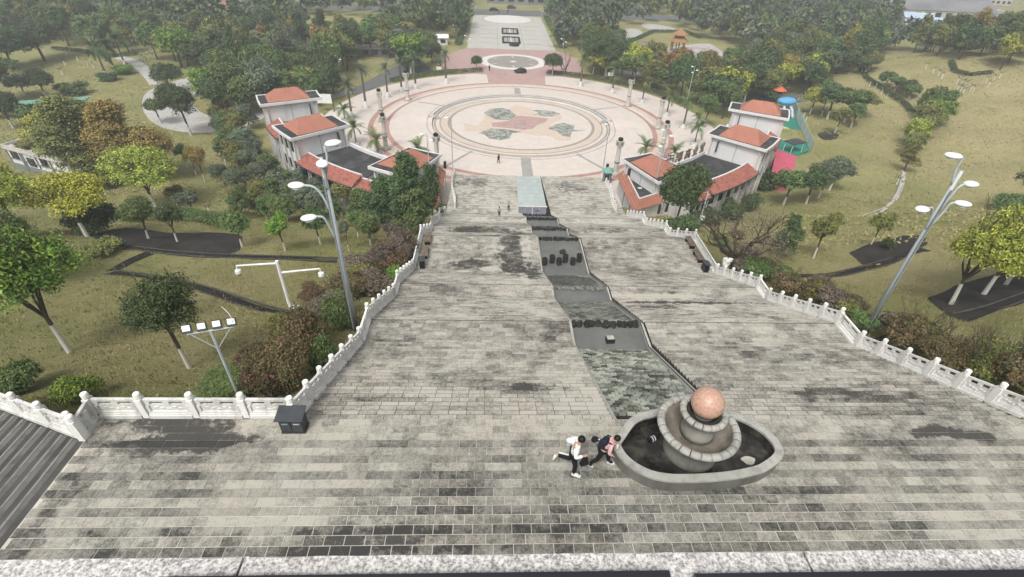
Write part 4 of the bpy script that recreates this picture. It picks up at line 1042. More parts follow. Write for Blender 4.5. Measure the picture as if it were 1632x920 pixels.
def bench(loc, label):
    t = thing('bench', label, 'bench', loc)
    for k in range(4): MB().box((-.21+.14*k, 0, .44), (.12, 1.75, .05)).build('slat', M['wood'], t)
    for y in (-.65, .65):
        MB().box((0, y, .21), (.46, .09, .42)).build('leg', M['drain'], t)
for x, sd_ in ((-11.7, 'left'), (12.35, 'right')):
    bench((x, 36.9, 12.1), 'dark wooden bench beside the litter bin on the %s landing' % sd_); bench((x, 39.2, 12.1), 'dark wooden bench farther from the litter bin on the %s landing' % sd_)
b = gp(1153, 432)
t = thing('carved_stone', 'cream carved stone standing behind the right balustrade by the bare tree', 'sculpture', b)
MB().box((0, 0, .2), (.5, .4, .5)).build('pedestal', M['rock_pale'], t)
for i, (q, r) in enumerate((((0, 0, .85), (.34, .26, .45)), ((.30, .02, 1.15), (.24, .18, .18)), ((-.22, 0, 1.18), (.18, .16, .24)))):
    o = link('carving', rock_mesh(20+i, M['marble'], 'carving'), t, q); o.scale = r
q = gz(966, 292, .0)
t = thing('kiosk', 'small kiosk with a pale green pyramid roof beside the right plaza stairs end', 'kiosk', (q.x, q.y, 0))
MB().lathe([(.75, 0), (.75, 2.1)], 6).build('wall', M['greyroof'], t); MB().lathe([(1.05, 2.1), (1.05, 2.2), (.08, 2.9)], 6).build('roof', M['greenroof'], t)
MB().box((-.2, -.68, 1.4), (.7, .06, .7)).build('window', M['window'], t)
for (u, v, vt, sd_) in ((711, 300, 258, 'left'), (965, 285, 262, 'right')):
    b = gz(u, v, .0); H = max(2.5, solve_h(b, vt))
    t = thing('loudspeaker_post', 'slim post with a black box loudspeaker at the %s end of the plaza stairs' % sd_, 'loudspeaker', b)
    MB().tube([(0, 0, 0), (0, 0, H-1)], .05, 6).build('post', M['lamp_grey'], t); MB().box((0, 0, H-.5), (.4, .35, 1.1)).build('speaker_box', M['black'], t)

# ------------------------------------------------------------------ plants: crowns are many small leaves on clumps
def crown_mesh(name, seed, clumps, per, leaf, shape='round', hr=.85, spread=.17, gaps=.0):
    """unit crown: radius 1, from z=0 to about 2*hr"""
    r = np.random.default_rng(seed); C_ = []
    lobes = []
    nl = {'round': 9, 'broad': 12, 'tall': 10, 'bush': 8, 'ball': 1, 'feather': 14}[shape]
    for i in range(nl):
        a = r.uniform(0, 2*PI); e = r.uniform(-.35, 1.0)
        if shape == 'ball': lobes.append((0, 0, hr, .93, hr*.95)); continue
        if shape == 'broad': rr = r.uniform(.25, .68); z = hr*(1.1+.5*r.uniform(-.6, .7)); lobes.append((rr*math.cos(a), rr*math.sin(a), z, r.uniform(.26, .42), r.uniform(.20, .36)*hr*1.4)); continue
        if shape in ('tall', 'feather'):
            z = hr*(.3+1.5*(i+.5)/nl); rr = (.55*(1-abs((i+.5)/nl-.35))*r.uniform(.3, 1)); k = .55*(1.1-.62*(i/nl)); lobes.append((rr*math.cos(a), rr*math.sin(a), z, k*r.uniform(.75, 1.1), k*.7*hr)); continue
        rr = .52*math.sqrt(r.uniform(.1, 1)); z = hr*(1+.62*e*(1 if shape != 'bush' else .5)) if shape != 'bush' else hr*r.uniform(.3, .95)
        lobes.append((rr*math.cos(a), rr*math.sin(a), z, r.uniform(.38, .56), r.uniform(.36, .52)*hr))
    lobes = np.array(lobes)
    li = r.integers(0, len(lobes), clumps); d = r.normal(size=(clumps, 3)); d /= np.linalg.norm(d, axis=1)[:, None]
    d[:, 2] = np.where(d[:, 2] < -.45, -d[:, 2], d[:, 2])
    rad = r.uniform(.62, 1.05, clumps)
    cc = lobes[li, :3] + d*lobes[li][:, [3, 3, 4]]*rad[:, None]; cv = r.uniform(0, 1, clumps)
    hmax = cc[:, 2].max(); cv = np.clip(cv, 0, 1)
    n = clumps*per; ci = np.repeat(np.arange(clumps), per)
    p = cc[ci]+r.normal(size=(n, 3))*spread*np.array([.62, .62, .42]); nrm = .55*d[ci]+.5*r.normal(size=(n, 3))+np.array([0, 0, .55])
    nrm /= np.linalg.norm(nrm, axis=1)[:, None]
    t = np.cross(nrm, r.normal(size=(n, 3))); t /= np.linalg.norm(t, axis=1)[:, None]; b = np.cross(nrm, t)
    s = leaf*r.uniform(.65, 1.35, n)[:, None]
    droop = np.array([0, 0, -.25])*s
    V = np.stack([p-t*s, p+b*s*.52, p+t*s+droop, p-b*s*.52], 1).reshape(-1, 3)
    V[:, 2] = np.maximum(V[:, 2], .0)
    Q = np.arange(4*n).reshape(-1, 4)
    v = np.repeat(np.clip(cv[ci]*.8+r.uniform(0, .2, n), 0, 1), 4)
    return npmesh(name, V, Q, L['green'], v)
def trunk_mesh(name, seed, mat, r0=.055, branches=6, fork=.5, spread=.55, depth=2, wig=.06):
    """unit height trunk with limbs, thick at the foot"""
    r = random.Random(seed); mb = MB()
    lean = Vector((r.uniform(-.06, .06), r.uniform(-.06, .06), 0))
    top = Vector((0, 0, fork))+lean
    mb.tube([(0, 0, -.06), (0, 0, 0), (lean.x*.5, lean.y*.5, fork*.5), top], [r0*1.5, r0*1.15, r0*.9, r0*.75], 8)
    def grow(p, d, L_, rad, dep):
        e1 = p+d*L_*.5+Vector((r.uniform(-1, 1), r.uniform(-1, 1), r.uniform(-.4, 1)))*wig*L_*2
        e2 = e1+(d+Vector((r.uniform(-.3, .3), r.uniform(-.3, .3), r.uniform(-.05, .35)))).normalized()*L_*.5
        mb.tube([p, e1, e2], [rad, rad*.75, rad*.45], 5)
        if dep > 0:
            for k in range(r.choice((2, 3))):
                dd = (d+Vector((r.uniform(-.8, .8), r.uniform(-.8, .8), r.uniform(-.25, .6)))).normalized()
                grow(e1.lerp(e2, r.uniform(.2, 1)), dd, L_*.62, rad*.5, dep-1)
    for k in range(branches):
        a = 2*PI*k/branches+r.uniform(-.4, .4); d = Vector((math.cos(a)*spread, math.sin(a)*spread, r.uniform(.55, 1))).normalized()
        grow(top*r.uniform(.8, 1.0), d, (1-fork)*r.uniform(.55, .85), r0*.5, depth)
    return mb.mesh(name, mat)
HI, MID, LO = {}, {}, {}
for shp, hr in (('round', .82), ('broad', .62), ('tall', 1.25), ('bush', .75), ('ball', .78), ('feather', 1.4)):
    HI[shp] = [crown_mesh('crown', 10+i+len(shp), 620, 26, .044, shp, hr, .13) for i in range(2)]
    MID[shp] = [crown_mesh('crown', 30+i+len(shp), 340, 17, .066, shp, hr, .15) for i in range(2)]
    LO[shp] = [crown_mesh('crown', 50+i+len(shp), 190, 11, .110, shp, hr, .15) for i in range(3)]
HR = {'round': .82, 'broad': .62, 'tall': 1.25, 'bush': .75, 'ball': .78, 'feather': 1.4}
XHI = {shp: [crown_mesh('crown', 70+i, 760 if shp == 'broad' else 900, 19 if shp == 'broad' else 30, .028, shp, HR_, .115) for i in range(1)] for shp, HR_ in (('round', .82), ('broad', .62), ('bush', .75), ('tall', 1.25))}
TRW = [trunk_mesh('trunk', i, M['bark_white'], branches=5) for i in range(3)]
TRB = [trunk_mesh('trunk', 5+i, M['bark'], branches=4, depth=1, r0=.045) for i in range(3)]
TRO = [trunk_mesh('trunk', 15+i, M['bark_white'], branches=6, depth=3, r0=.042, fork=.36, spread=.75) for i in range(2)]
BARE = [trunk_mesh('trunk', 40+i, M['bark'], branches=6, depth=4, r0=.06, fork=.22, spread=1.15, wig=.16) for i in range(2)]
def plant(name, label, cat, base, H, W, shape, leaves, crown0=.35, trunk=TRW, group=None, res=None):
    """a tree with its foot at base, H high and W across; the crown starts at crown0*H"""
    t = thing(name, label, cat, base, random.uniform(0, 6.28), group)
    Dp = dist(base); wpx = W/max(Dp, 1)*F_PX
    pool = res or (XHI if wpx > 105 and shape in XHI else HI if wpx > 62 else MID if wpx > 30 else LO)
    me = random.choice(pool[shape]); ch_ = H*(1-crown0)
    if trunk:
        o = link('trunk', random.choice(trunk), t); o.scale = (W*.5*1.0, W*.5, H*.92) if H < 3*W else (H*.4, H*.4, H*.92)
    o = link('crown', me, t, (0, 0, H*crown0)); o.scale = (W/2*.95, W/2*.95, ch_/(2*HR[shape])*1.02)
    o.material_slots[0].link = 'OBJECT'; o.material_slots[0].material = L[leaves]
    return t
def ptree(u, v, vt, wpx, shape, leaves, label, name='broadleaf_tree', cat='tree', crown0=.35, trunk=TRW, group=None):
    b = gp(u, v); H = solve_h(b, vt); 
    top = np.array(b)+np.array((0, 0, H*.6)); W = wpx/F_PX*float((top-CAM)@fw)
    return plant(name, label, cat, b, H, W, shape, leaves, crown0, trunk, group)
T = ptree
# --- left foreground lawn
T(112, 562, 355, 200, 'round', 'bright', 'large spreading light green tree with whitewashed trunk at the left of the near lawn', crown0=.30, trunk=TRO)
T(303, 587, 436, 132, 'round', 'dark', 'dense dark round tree with whitewashed trunk behind the floodlights', crown0=.33)
T(35, 622, 566, 82, 'bush', 'green', 'round dark green bush at the left edge of the near lawn', 'bush', 'bush', 0, None)
T(134, 634, 584, 74, 'bush', 'bright', 'round bright green bush just behind the corner of the terrace balustrade', 'bush', 'bush', 0, None)
T(140, 378, 280, 150, 'broad', 'yellow', 'bright yellow spreading tree on the left beside the dark hedge', crown0=.3, trunk=TRO)
T(30, 450, 340, 140, 'round', 'green', 'olive green tree at the left edge below the bright yellow tree', crown0=.25)
T(40, 378, 270, 130, 'round', 'yellowgreen', 'yellow-green tree at the left edge beside the bright yellow tree', crown0=.3)
T(8, 470, 395, 50, 'round', 'autumn', 'russet brown tree at the far left edge above the near lawn', crown0=.2)
T(165, 372, 305, 92, 'bush', 'dark', 'big dark green shrub between the yellow tree and the round trees', 'shrub', 'shrub', 0, None)
T(237, 381, 322, 64, 'round', 'green', 'round green tree with whitewashed trunk on the dark soil, leftmost of the three')
T(283, 386, 328, 52, 'round', 'dark', 'round dark tree with whitewashed trunk on the dark soil, middle of the three')
T(386, 394, 341, 48, 'round', 'green', 'round green tree with whitewashed trunk at the right end of the dark soil')
T(165, 405, 378, 62, 'bush', 'olive', 'low olive shrub in front of the dark soil bed', 'shrub', 'shrub', 0, None)
T(249, 332, 236, 128, 'round', 'yellowgreen', 'large yellow-green tree on the middle left lawn with a pale trunk', crown0=.25, trunk=TRO)
T(165, 296, 250, 72, 'bush', 'yellowgreen', 'yellow-green bush before the white house wall', 'bush', 'bush', .05, None)
T(150, 290, 150, 165, 'tall', 'olive', 'big olive clump of trees behind the white house', crown0=.12, trunk=TRB)
T(205, 290, 158, 150, 'tall', 'autumn', 'big orange tinged tree right of the olive clump by the house', crown0=.15, trunk=TRB)
T(258, 285, 195, 110, 'round', 'autumn', 'ochre leafed tree on the slope right of the orange tinged tree', crown0=.2, trunk=TRB)
T(112, 272, 172, 95, 'tall', 'yellowgreen', 'yellow-green tree rising at the left side of the olive clump', crown0=.2, trunk=TRB)
T(8, 285, 252, 36, 'bush', 'yellow', 'vivid yellow bush at the left edge beside the house', 'bush', 'bush', 0, None)
T(327, 291, 234, 32, 'round', 'autumn', 'slim ochre tree with whitewashed foot on the left slope', crown0=.4)
T(299, 268, 230, 26, 'round', 'green', 'small green tree on the left slope behind the slim ochre tree', crown0=.4)
T(313, 280, 240, 24, 'round', 'yellowgreen', 'small yellow-green tree beside the slim ochre tree on the left slope', crown0=.4)
T(308, 341, 304, 42, 'broad', 'bluish', 'small open grey-green tree with white trunk on the left lawn', crown0=.35, trunk=TRO)
T(284, 331, 298, 34, 'broad', 'olive', 'small open olive tree with white trunk on the left lawn', crown0=.35, trunk=TRO)
T(389, 345, 303, 36, 'broad', 'green', 'small open green tree above the hedge on the left lawn', crown0=.35, trunk=TRO)
T(455, 400, 344, 44, 'round', 'bright', 'small bright green tree with whitewashed trunk on the left lawn')
T(511, 390, 333, 52, 'round', 'dark', 'small dark round tree beside the tall left street lamp')
T(556, 402, 352, 20, 'round', 'bluish', 'thin sparse tree with white trunk left of the stairs', crown0=.5)
T(591, 392, 345, 40, 'round', 'green', 'small green tree with white trunk near the bare shrub left of the stairs')
T(571, 379, 338, 36, 'round', 'green', 'small green tree farther back near the bare shrub left of the stairs')
for i, (u, v, vt, wp, lv) in enumerate(((450, 612, 505, 130, 'red'), (405, 585, 540, 80, 'red'), (500, 560, 470, 95, 'red'), (545, 520, 455, 70, 'green'), (470, 545, 500, 80, 'red'), (560, 475, 430, 80, 'red'), (600, 465, 415, 75, 'twig'), (625, 440, 395, 60, 'red'), (600, 430, 385, 70, 'twig'), (430, 625, 560, 90, 'red'), (520, 590, 520, 60, 'green'), (632, 452, 420, 40, 'bright'))):
    T(u, v, vt, wp, 'bush', lv, ('reddish brown shrub' if lv == 'red' else 'bare brown shrub' if lv == 'twig' else 'green shrub')+' in the thicket along the left balustrade', 'shrub', 'shrub', 0, None, 'shrubs along the left balustrade, '+lv)
o = T(648, 412, 352, 66, 'bush', 'twig', 'bare grey-brown round shrub beside the left balustrade below the dark trees', 'shrub', 'shrub', .1, BARE)
# dark feathery trees by the left building
for i, (u, v, vt, wp, lv) in enumerate(((655, 366, 246, 92, 'dark'), (690, 352, 262, 52, 'dark'), (612, 362, 282, 80, 'dark'), (665, 372, 300, 60, 'green'), (580, 355, 300, 60, 'green'))):
    T(u, v, vt, wp, 'feather', lv, ('tallest dark green feathery tree hiding the left building end', 'narrow dark feathery tree next to the lowest flight on the left', 'dark feathery tree left of the tallest one', 'lower green feathery tree in front of the tallest one', 'green feathery tree at the left end of the dark group')[i], 'conifer_tree', 'tree', .04, TRB)
for (u, v, vt, wp, lv) in [(375, 225, 185, 40, 'bluish'), (395, 250, 205, 45, 'bluish'), (400, 285, 240, 45, 'bluish'), (425, 300, 258, 46, 'bluish'), (445, 320, 275, 48, 'bluish'), (420, 330, 290, 44, 'olive'), (470, 330, 285, 46, 'bluish'), (490, 345, 300, 48, 'bluish'), (455, 355, 315, 46, 'green'), (520, 350, 300, 50, 'bluish'), (545, 345, 295, 46, 'olive'), (430, 345, 310, 40, 'green'), (385, 310, 270, 40, 'bluish'), (510, 325, 285, 42, 'bluish'), (480, 310, 270, 40, 'bluish'), (410, 262, 225, 38, 'bluish'), (440, 295, 262, 36, 'bluish')]:
    T(u, v, vt, wp, 'round', lv, {'bluish': 'grey-green sapling in the thicket behind the left building', 'olive': 'olive slim young tree in the thicket behind the left building', 'green': 'mid green slim young tree in the thicket behind the left building'}[lv], 'young_tree', 'tree', .3, TRW, 'young trees behind the left building, '+lv)
THK = random.Random(3)
for (u0_, u1_, v0_, v1_, n_) in ((345, 420, 205, 300, 10), (380, 470, 290, 350, 12), (450, 560, 320, 362, 12), (355, 400, 190, 240, 5)):
    for i in range(n_):
        u, v = THK.uniform(u0_, u1_), THK.uniform(v0_, v1_)
        if math.hypot(gp(u, v)[0]-PC[0], gp(u, v)[1]-PC[1]) < 52.5: continue
        lv = THK.choice(('bluish', 'bluish', 'green', 'olive')); wp = THK.uniform(28, 42)
        T(u, v, v-THK.uniform(34, 50), wp, THK.choice(('tall', 'round', 'feather')), lv, {'bluish': 'grey-green sapling in the thicket behind the left building', 'olive': 'olive slim young tree in the thicket behind the left building', 'green': 'mid green slim young tree in the thicket behind the left building'}[lv], 'young_tree', 'tree', .15, TRW, 'young trees behind the left building, '+lv)
# --- right side
YT = 'spreading yellow-green tree with whitewashed trunk on the right soil bed, '
T(1515, 486, 345, 150, 'broad', 'yellowgreen', YT+'nearest the lamp', crown0=.32, trunk=TRO); T(1567, 470, 338, 150, 'broad', 'yellowgreen', YT+'in the middle', crown0=.32, trunk=TRO)
T(1602, 455, 330, 140, 'broad', 'yellowgreen', YT+'third along', crown0=.32, trunk=TRO); T(1665, 470, 350, 130, 'broad', 'yellowgreen', YT+'at the edge', crown0=.32, trunk=TRO)
T(1246, 412, 345, 50, 'tall', 'dark', 'dense dark green upright tree right of the bare tree', crown0=.08, trunk=TRB)
T(1296, 412, 343, 50, 'round', 'olive', 'olive tree with whitewashed trunk right of the dark upright tree', crown0=.3)
T(1388, 390, 341, 40, 'round', 'olive', 'small olive tree with white trunk above the right soil bed', crown0=.4)
T(1413, 396, 374, 22, 'bush', 'dark', 'small dark bush at the corner of the right soil bed', 'bush', 'bush', 0, None)
b = gp(1168, 432); H = solve_h(b, 335)
t = thing('bare_tree', 'large leafless tree with twisting limbs beside the right balustrade', 'tree', b)
o = link('trunk', BARE[0], t); o.scale = (H*.85, H*.85, H)
o = link('crown', crown_mesh('crown', 77, 260, 9, .02, 'broad', .62, .2), t, (0, 0, H*.25)); o.scale = (H*.75, H*.75, H*.52); o.material_slots[0].link = 'OBJECT'; o.material_slots[0].material = L['twig']
for i, (u, v, vt, wp, lv) in enumerate(((1205, 445, 410, 60, 'green'), (1250, 470, 430, 60, 'red'), (1290, 480, 440, 60, 'red'), (1320, 500, 455, 60, 'twig'), (1345, 505, 470, 50, 'olive'), (1440, 560, 500, 90, 'red'), (1490, 585, 515, 110, 'red'), (1545, 605, 530, 110, 'olive'), (1600, 620, 545, 100, 'red'), (1420, 530, 490, 60, 'twig'), (1640, 610, 540, 90, 'green'), (1180, 440, 405, 40, 'twig'))):
    T(u, v, vt, wp, 'bush', lv, {'red': 'reddish brown shrub', 'twig': 'bare brown shrub', 'olive': 'olive shrub', 'green': 'green shrub'}[lv]+' in the thicket along the right balustrade', 'shrub', 'shrub', .12, BARE if lv in ('red', 'olive') else None, 'shrubs along the right balustrade, '+lv)
T(1075, 362, 268, 82, 'round', 'dark', 'dense dark round tree before the curved roof of the right building', crown0=.05, trunk=TRB)
T(1218, 300, 258, 52, 'bush', 'dark', 'dark green bush at the outer corner of the right building', 'bush', 'bush', 0, None)
for (u, v, vt, wp) in ((1065, 372, 340, 45), (1095, 368, 335, 50), (1130, 358, 325, 50), (1160, 350, 312, 45), (1190, 335, 300, 40), (1105, 350, 318, 50), (1150, 335, 300, 36)):
    T(u, v, vt, wp, 'bush', 'dark', 'dark hedge shrub under the curved wall of the right building', 'shrub', 'shrub', 0, None, 'dark hedge under the right building')
for i, (u, v, vt, wp, lv) in enumerate(((1248, 327, 272, 58, 'green'), (1284, 326, 268, 56, 'dark'), (1304, 316, 262, 50, 'bluish'), (1321, 304, 252, 56, 'bluish'))):
    T(u, v, vt, wp, 'round', lv, ('leftmost', 'second', 'third', 'rightmost')[i]+' of the four rounded trees with white trunks on the right lawn', crown0=.3)
T(1440, 272, 225, 36, 'tall', 'olive', 'olive tree at the head of the pale drain on the right hill', crown0=.15, trunk=TRB)
T(1598, 335, 298, 74, 'bush', 'green', 'rounded green bush on the brown slope at the right edge', 'bush', 'bush', 0, None)
T(1630, 330, 262, 60, 'round', 'dark', 'dark tree cut by the right edge above the yellow trees', crown0=.1, trunk=TRB)
HD = 'tree in the hedge row climbing the right hill'
for (u, v, vt, wp, lv) in ((1378, 118, 90, 36, 'green'), (1384, 112, 82, 32, 'olive'), (1410, 138, 114, 30, 'dark'), (1425, 146, 122, 32, 'green'), (1440, 152, 128, 32, 'dark'), (1448, 158, 134, 30, 'green'), (1470, 190, 140, 46, 'green'), (1490, 185, 142, 46, 'green'), (1462, 215, 165, 50, 'olive'), (1480, 205, 160, 50, 'bright'), (1450, 235, 190, 44, 'yellowgreen'), (1470, 225, 182, 42, 'olive'), (1445, 250, 212, 34, 'olive')):
    T(u, v, vt, wp, 'round', lv, {'green': 'mid green ', 'olive': 'olive ', 'dark': 'dark ', 'bright': 'bright green ', 'yellowgreen': 'yellow-green '}[lv]+HD, 'hedge_tree', 'tree', .12, TRW, 'hedge row on the right hill, '+lv)
for i, (u, v, vt, wp, lv) in enumerate(((1290, 182, 140, 40, 'yellowgreen'), (1318, 190, 138, 62, 'dark'), (1345, 195, 142, 60, 'green'), (1365, 190, 145, 50, 'olive'), (1330, 212, 172, 36, 'olive'), (1355, 205, 165, 34, 'green'), (1310, 178, 130, 40, 'green'))):
    T(u, v, vt, wp, 'round', lv, ('yellow-green tree nearest the green court', 'darkest flat-topped tree in the group beyond the green court', 'broad green tree in the group beyond the green court', 'olive tree at the right of the group beyond the green court', 'thin olive tree over the small soil ring beyond the court', 'thin green tree over the small soil ring beyond the court', 'green tree at the back of the group beyond the green court')[i], crown0=.3)
# --- trees round the far lawns and the plaza
for i, (u, v, vt, wp, lv, sh) in enumerate(((275, 148, 102, 50, 'dark', 'ball'), (305, 216, 136, 66, 'dark', 'round'), (257, 197, 155, 46, 'green', 'broad'), (350, 190, 125, 50, 'dark', 'round'), (380, 175, 100, 60, 'green', 'round'), (75, 156, 112, 40, 'dark', 'ball'), (40, 153, 118, 40, 'bluish', 'ball'), (22, 205, 150, 55, 'dark', 'broad'), (60, 200, 165, 60, 'green', 'broad'), (15, 130, 95, 60, 'dark', 'round'), (120, 150, 122, 50, 'green', 'bush'), (200, 118, 98, 36, 'bright', 'bush'), (175, 128, 110, 34, 'dark', 'bush'))):
    T(u, v, vt, wp, sh, lv, ('dark round tree by the bend of the pale path', 'big dark tree in the middle of the pale path', 'small umbrella shaped tree over the pale path', 'dark tree right of the pale path', 'large green tree behind the pale path', 'dark clipped tree on the upper left lawn, right one', 'grey-green clipped tree on the upper left lawn, left one', 'dark flat tree by the dark canopy at the left edge', 'green flat tree by the dark canopy at the left edge', 'dark tree at the upper left edge', 'green bush below the palms on the left', 'bright green bush below the palms beside the path', 'dark bush below the palms on the left')[i], crown0=0 if sh == 'bush' else .3, trunk=None if sh == 'bush' else TRW)
T(759.5, 111, 90, 20, 'ball', 'dark', 'clipped lollipop tree left of the worn circle', crown0=.28); T(880, 120, 86, 32, 'ball', 'dark', 'clipped lollipop tree right of the worn circle, the larger one', crown0=.28)
for i, (u, v, vt, wp, lv) in enumerate(((655, 118, 52, 62, 'bright'), (660, 118, 66, 40, 'green'), (1010, 130, 72, 56, 'yellowgreen'), (1045, 122, 82, 40, 'yellow'), (1035, 140, 95, 50, 'olive'), (965, 122, 62, 66, 'dark'), (945, 118, 70, 40, 'dark'), (1058, 125, 90, 26, 'dark'), (520, 140, 92, 50, 'dark'), (485, 150, 105, 60, 'green'), (1142, 165, 118, 32, 'yellowgreen'), (1185, 165, 105, 60, 'dark'), (1120, 205, 150, 40, 'green'))):
    T(u, v, vt, wp, 'round' if i != 10 else 'tall', lv, ('tall bright green tree behind the left palms of the plaza', 'smaller green tree before the tall bright green tree', 'yellow tinged tree behind the right palms of the plaza', 'yellow topped tree near the pavilion court', 'olive tree in front of the yellow topped tree', 'big dark tree right of the pink court', 'smaller dark tree right of the pink court', 'small dark clipped tree before the pavilion court', 'dark tree beside the dark road left of the plaza', 'green tree above the left building', 'yellow-green pointed tree behind the right rim of the plaza', 'dark broad tree behind the right building', 'green tree at the plaza end of the right building')[i], crown0=.2)
for (u, v, vt) in ((703, 112, 80), (901, 118, 85)):
    b = gp(u, v); H = solve_h(b, vt); t = thing('bare_tree', 'thin dark bare tree on the %s of the pink court' % ('left' if u < 800 else 'right'), 'tree', b)
    o = link('trunk', BARE[1], t); o.scale = (H*.5, H*.5, H)
for i, (u, v, vt, wp, lv) in enumerate(((398, 182, 122, 62, 'green'), (428, 178, 116, 60, 'dark'), (458, 172, 112, 58, 'green'), (492, 168, 116, 52, 'green'), (345, 172, 108, 62, 'bright'), (522, 160, 104, 46, 'dark'), (22, 112, 46, 84, 'dark'), (72, 98, 38, 92, 'dark'), (0, 168, 88, 78, 'green'), (370, 140, 86, 60, 'bright'), (290, 108, 44, 76, 'bright'), (440, 140, 84, 60, 'green'), (1150, 190, 130, 46, 'green'), (1215, 158, 110, 50, 'olive'), (1245, 150, 100, 50, 'yellowgreen'), (1290, 135, 82, 56, 'green'), (1330, 118, 66, 60, 'dark'), (1170, 140, 92, 56, 'olive'))):
    T(u, v, vt, wp, 'round', lv, 'full '+{'green': 'mid green', 'dark': 'dark green', 'bright': 'fresh green', 'olive': 'olive', 'yellowgreen': 'yellow-green'}[lv]+' tree '+('behind the left building' if 380 < u < 530 else 'at the upper left' if u < 380 else 'between the right building and the right hill'), crown0=.12, trunk=TRB)
for i in range(16):
    k = i/15; y_ = 14+40*k+RNG.uniform(-1, 1); x_ = XL-2.2-RNG.uniform(.2, 3.4)
    if y_ < 58: plant('shrub', ('leafy green shrub', 'russet shrub', 'olive shrub', 'thin bare shrub')[i % 4]+' in the undergrowth beside the left balustrade', 'shrub', (x_, y_, float(G(x_, y_))), RNG.uniform(1.1, 2.0), RNG.uniform(1.8, 2.8), 'round', ('green', 'red', 'olive', 'twig')[i % 4], .08, BARE if i % 4 == 3 else None)
for i in range(14):
    k = i/13; y_ = 13+30*k+RNG.uniform(-1, 1); x_ = XR+2.0+RNG.uniform(.2, 3.6)
    plant('shrub', ('leafy green shrub', 'russet shrub', 'olive shrub', 'thin bare shrub')[i % 4]+' in the undergrowth beside the right balustrade', 'shrub', (x_, y_, float(G(x_, y_))), RNG.uniform(.9, 1.7), RNG.uniform(1.6, 2.6), 'round', ('green', 'red', 'olive', 'twig')[i % 4], .08, BARE if i % 4 != 0 else None)
# palms with round planters
FM = MB()
for s in range(9):                                       # one feathery frond along +x, drooping
    x0, x1 = .11*s, .11*(s+1); z = lambda x: .55*x-.75*x*x
    w_ = .30*math.sin(PI*min(1, (s+1.2)/10.5))
    FM.add([(x0, 0, z(x0)), (x0, .012, z(x0)), (x1, .012, z(x1)), (x1, 0, z(x1))], [(0, 1, 2, 3)])
    for sg in (-1, 1):
        for q in (0, .055): FM.add([(x0+q, 0, z(x0+q)), (x0+q+.05, 0, z(x0+q+.05)), (x0+q+.13, sg*w_, z(x0+q)-.10*w_-.05)], [(0, 1, 2)])
FRM = FM.mesh('frond', L['green']); FRM.attributes.new('v', 'FLOAT', 'POINT').data.foreach_set('value', [random.random() for _ in FRM.vertices])
PTR = MB().tube([(0, 0, -.02), (0, 0, .05), (0, 0, .5), (0, 0, 1)], [.045, .034, .026, .024], 8).mesh('trunk', M['palm_bark'])
PTW = MB().tube([(0, 0, -.02), (0, 0, .12), (0, 0, .18)], [.047, .036, .035], 8).mesh('whitewash', M['white_paint'])
nfr = 0
def palm(b, H, R, label, lv='green', planter=True, n=15, group=None):
    global nfr
    t = thing('palm_tree', label, 'palm', b, random.uniform(0, 6), group)
    o = link('trunk', PTR, t); o.scale = (H, H, H*.86); o = link('whitewash', PTW, t); o.scale = (H, H, H*.86)
    for k in range(n):
        o = link('frond', FRM, t, (0, 0, H*.86)); s = R*random.uniform(.85, 1.1); o.scale = (s, s, s)
        tilt = (.95, .45, -.1, -.75)[k % 4]; o.rotation_euler = (random.uniform(-.2, .2), -tilt+random.uniform(-.2, .2), 2*PI*k/n*1.0+random.uniform(-.2, .2)+k*.4)
        o.material_slots[0].link = 'OBJECT'; o.material_slots[0].material = L[lv]; nfr += 1
    if planter:
        p_ = thing('planter', 'white planter of the '+label.replace(',', ''), 'planter', (b[0], b[1], b[2]-.02), 0, None)
        MB().lathe([(1.05, 0), (1.05, .26), (.85, .26), (.85, .05)], 16, cap=False).build('outer_ring', M['plaza_white'], p_)
        MB().lathe([(.62, 0), (.62, .42), (.45, .42), (.45, .1)], 14, cap=False).build('inner_ring', M['white_paint'], p_); MB().lathe([(.86, .05), (.86, .12)], 14).build('soil', M['soil'], p_)
pl = [(618.2, 154.5, 96, 'bluish', 'fourth'), (662.8, 141.5, 88, 'bluish', 'third'), (711, 132.5, 76, 'bluish', 'first'), (583.5, 171, 101, 'bluish', 'fifth'), (558, 205, 120, 'bluish', 'sixth'), (663, 140, 72, 'green', '')]
for (u, v, vt, lab) in ((618.2, 154.5, 95, 'palm left of the plaza, fourth from the pink court'), (662.8, 141.5, 80, 'palm left of the plaza, second from the pink court'), (711, 132.5, 75, 'palm left of the plaza, nearest the pink court'), (583.5, 171.5, 96, 'palm left of the plaza, fifth from the pink court'), (561, 186, 122, 'tall palm behind the middle tower of the left building'), (640.5, 146.5, 88, 'palm left of the plaza, third from the pink court')):
    b = gz(u, v, .02); H = solve_h(b, vt+6); palm(b, H, 2.3, lab, 'bluish', n=13)
for (u, v, vt, lab) in ((568, 231, 190, 'small palm beside the middle tower of the left building'), (603, 245, 210, 'small palm beside the dark roof of the left building'), (550, 192, 163, 'small palm in front of the far tower of the left building'), (668, 262, 224, 'small palm behind the near tower of the left building'), (1025, 257, 222, 'full green palm behind the near tower of the right building'), (1071, 262, 230, 'small palm before the sign characters'), (1106, 232, 188, 'palm beside the middle tower of the right building')):
    b = gz(u, v, .02); H = solve_h(b, vt+8); palm(b, H, 2.4, lab, 'green', True, 14)
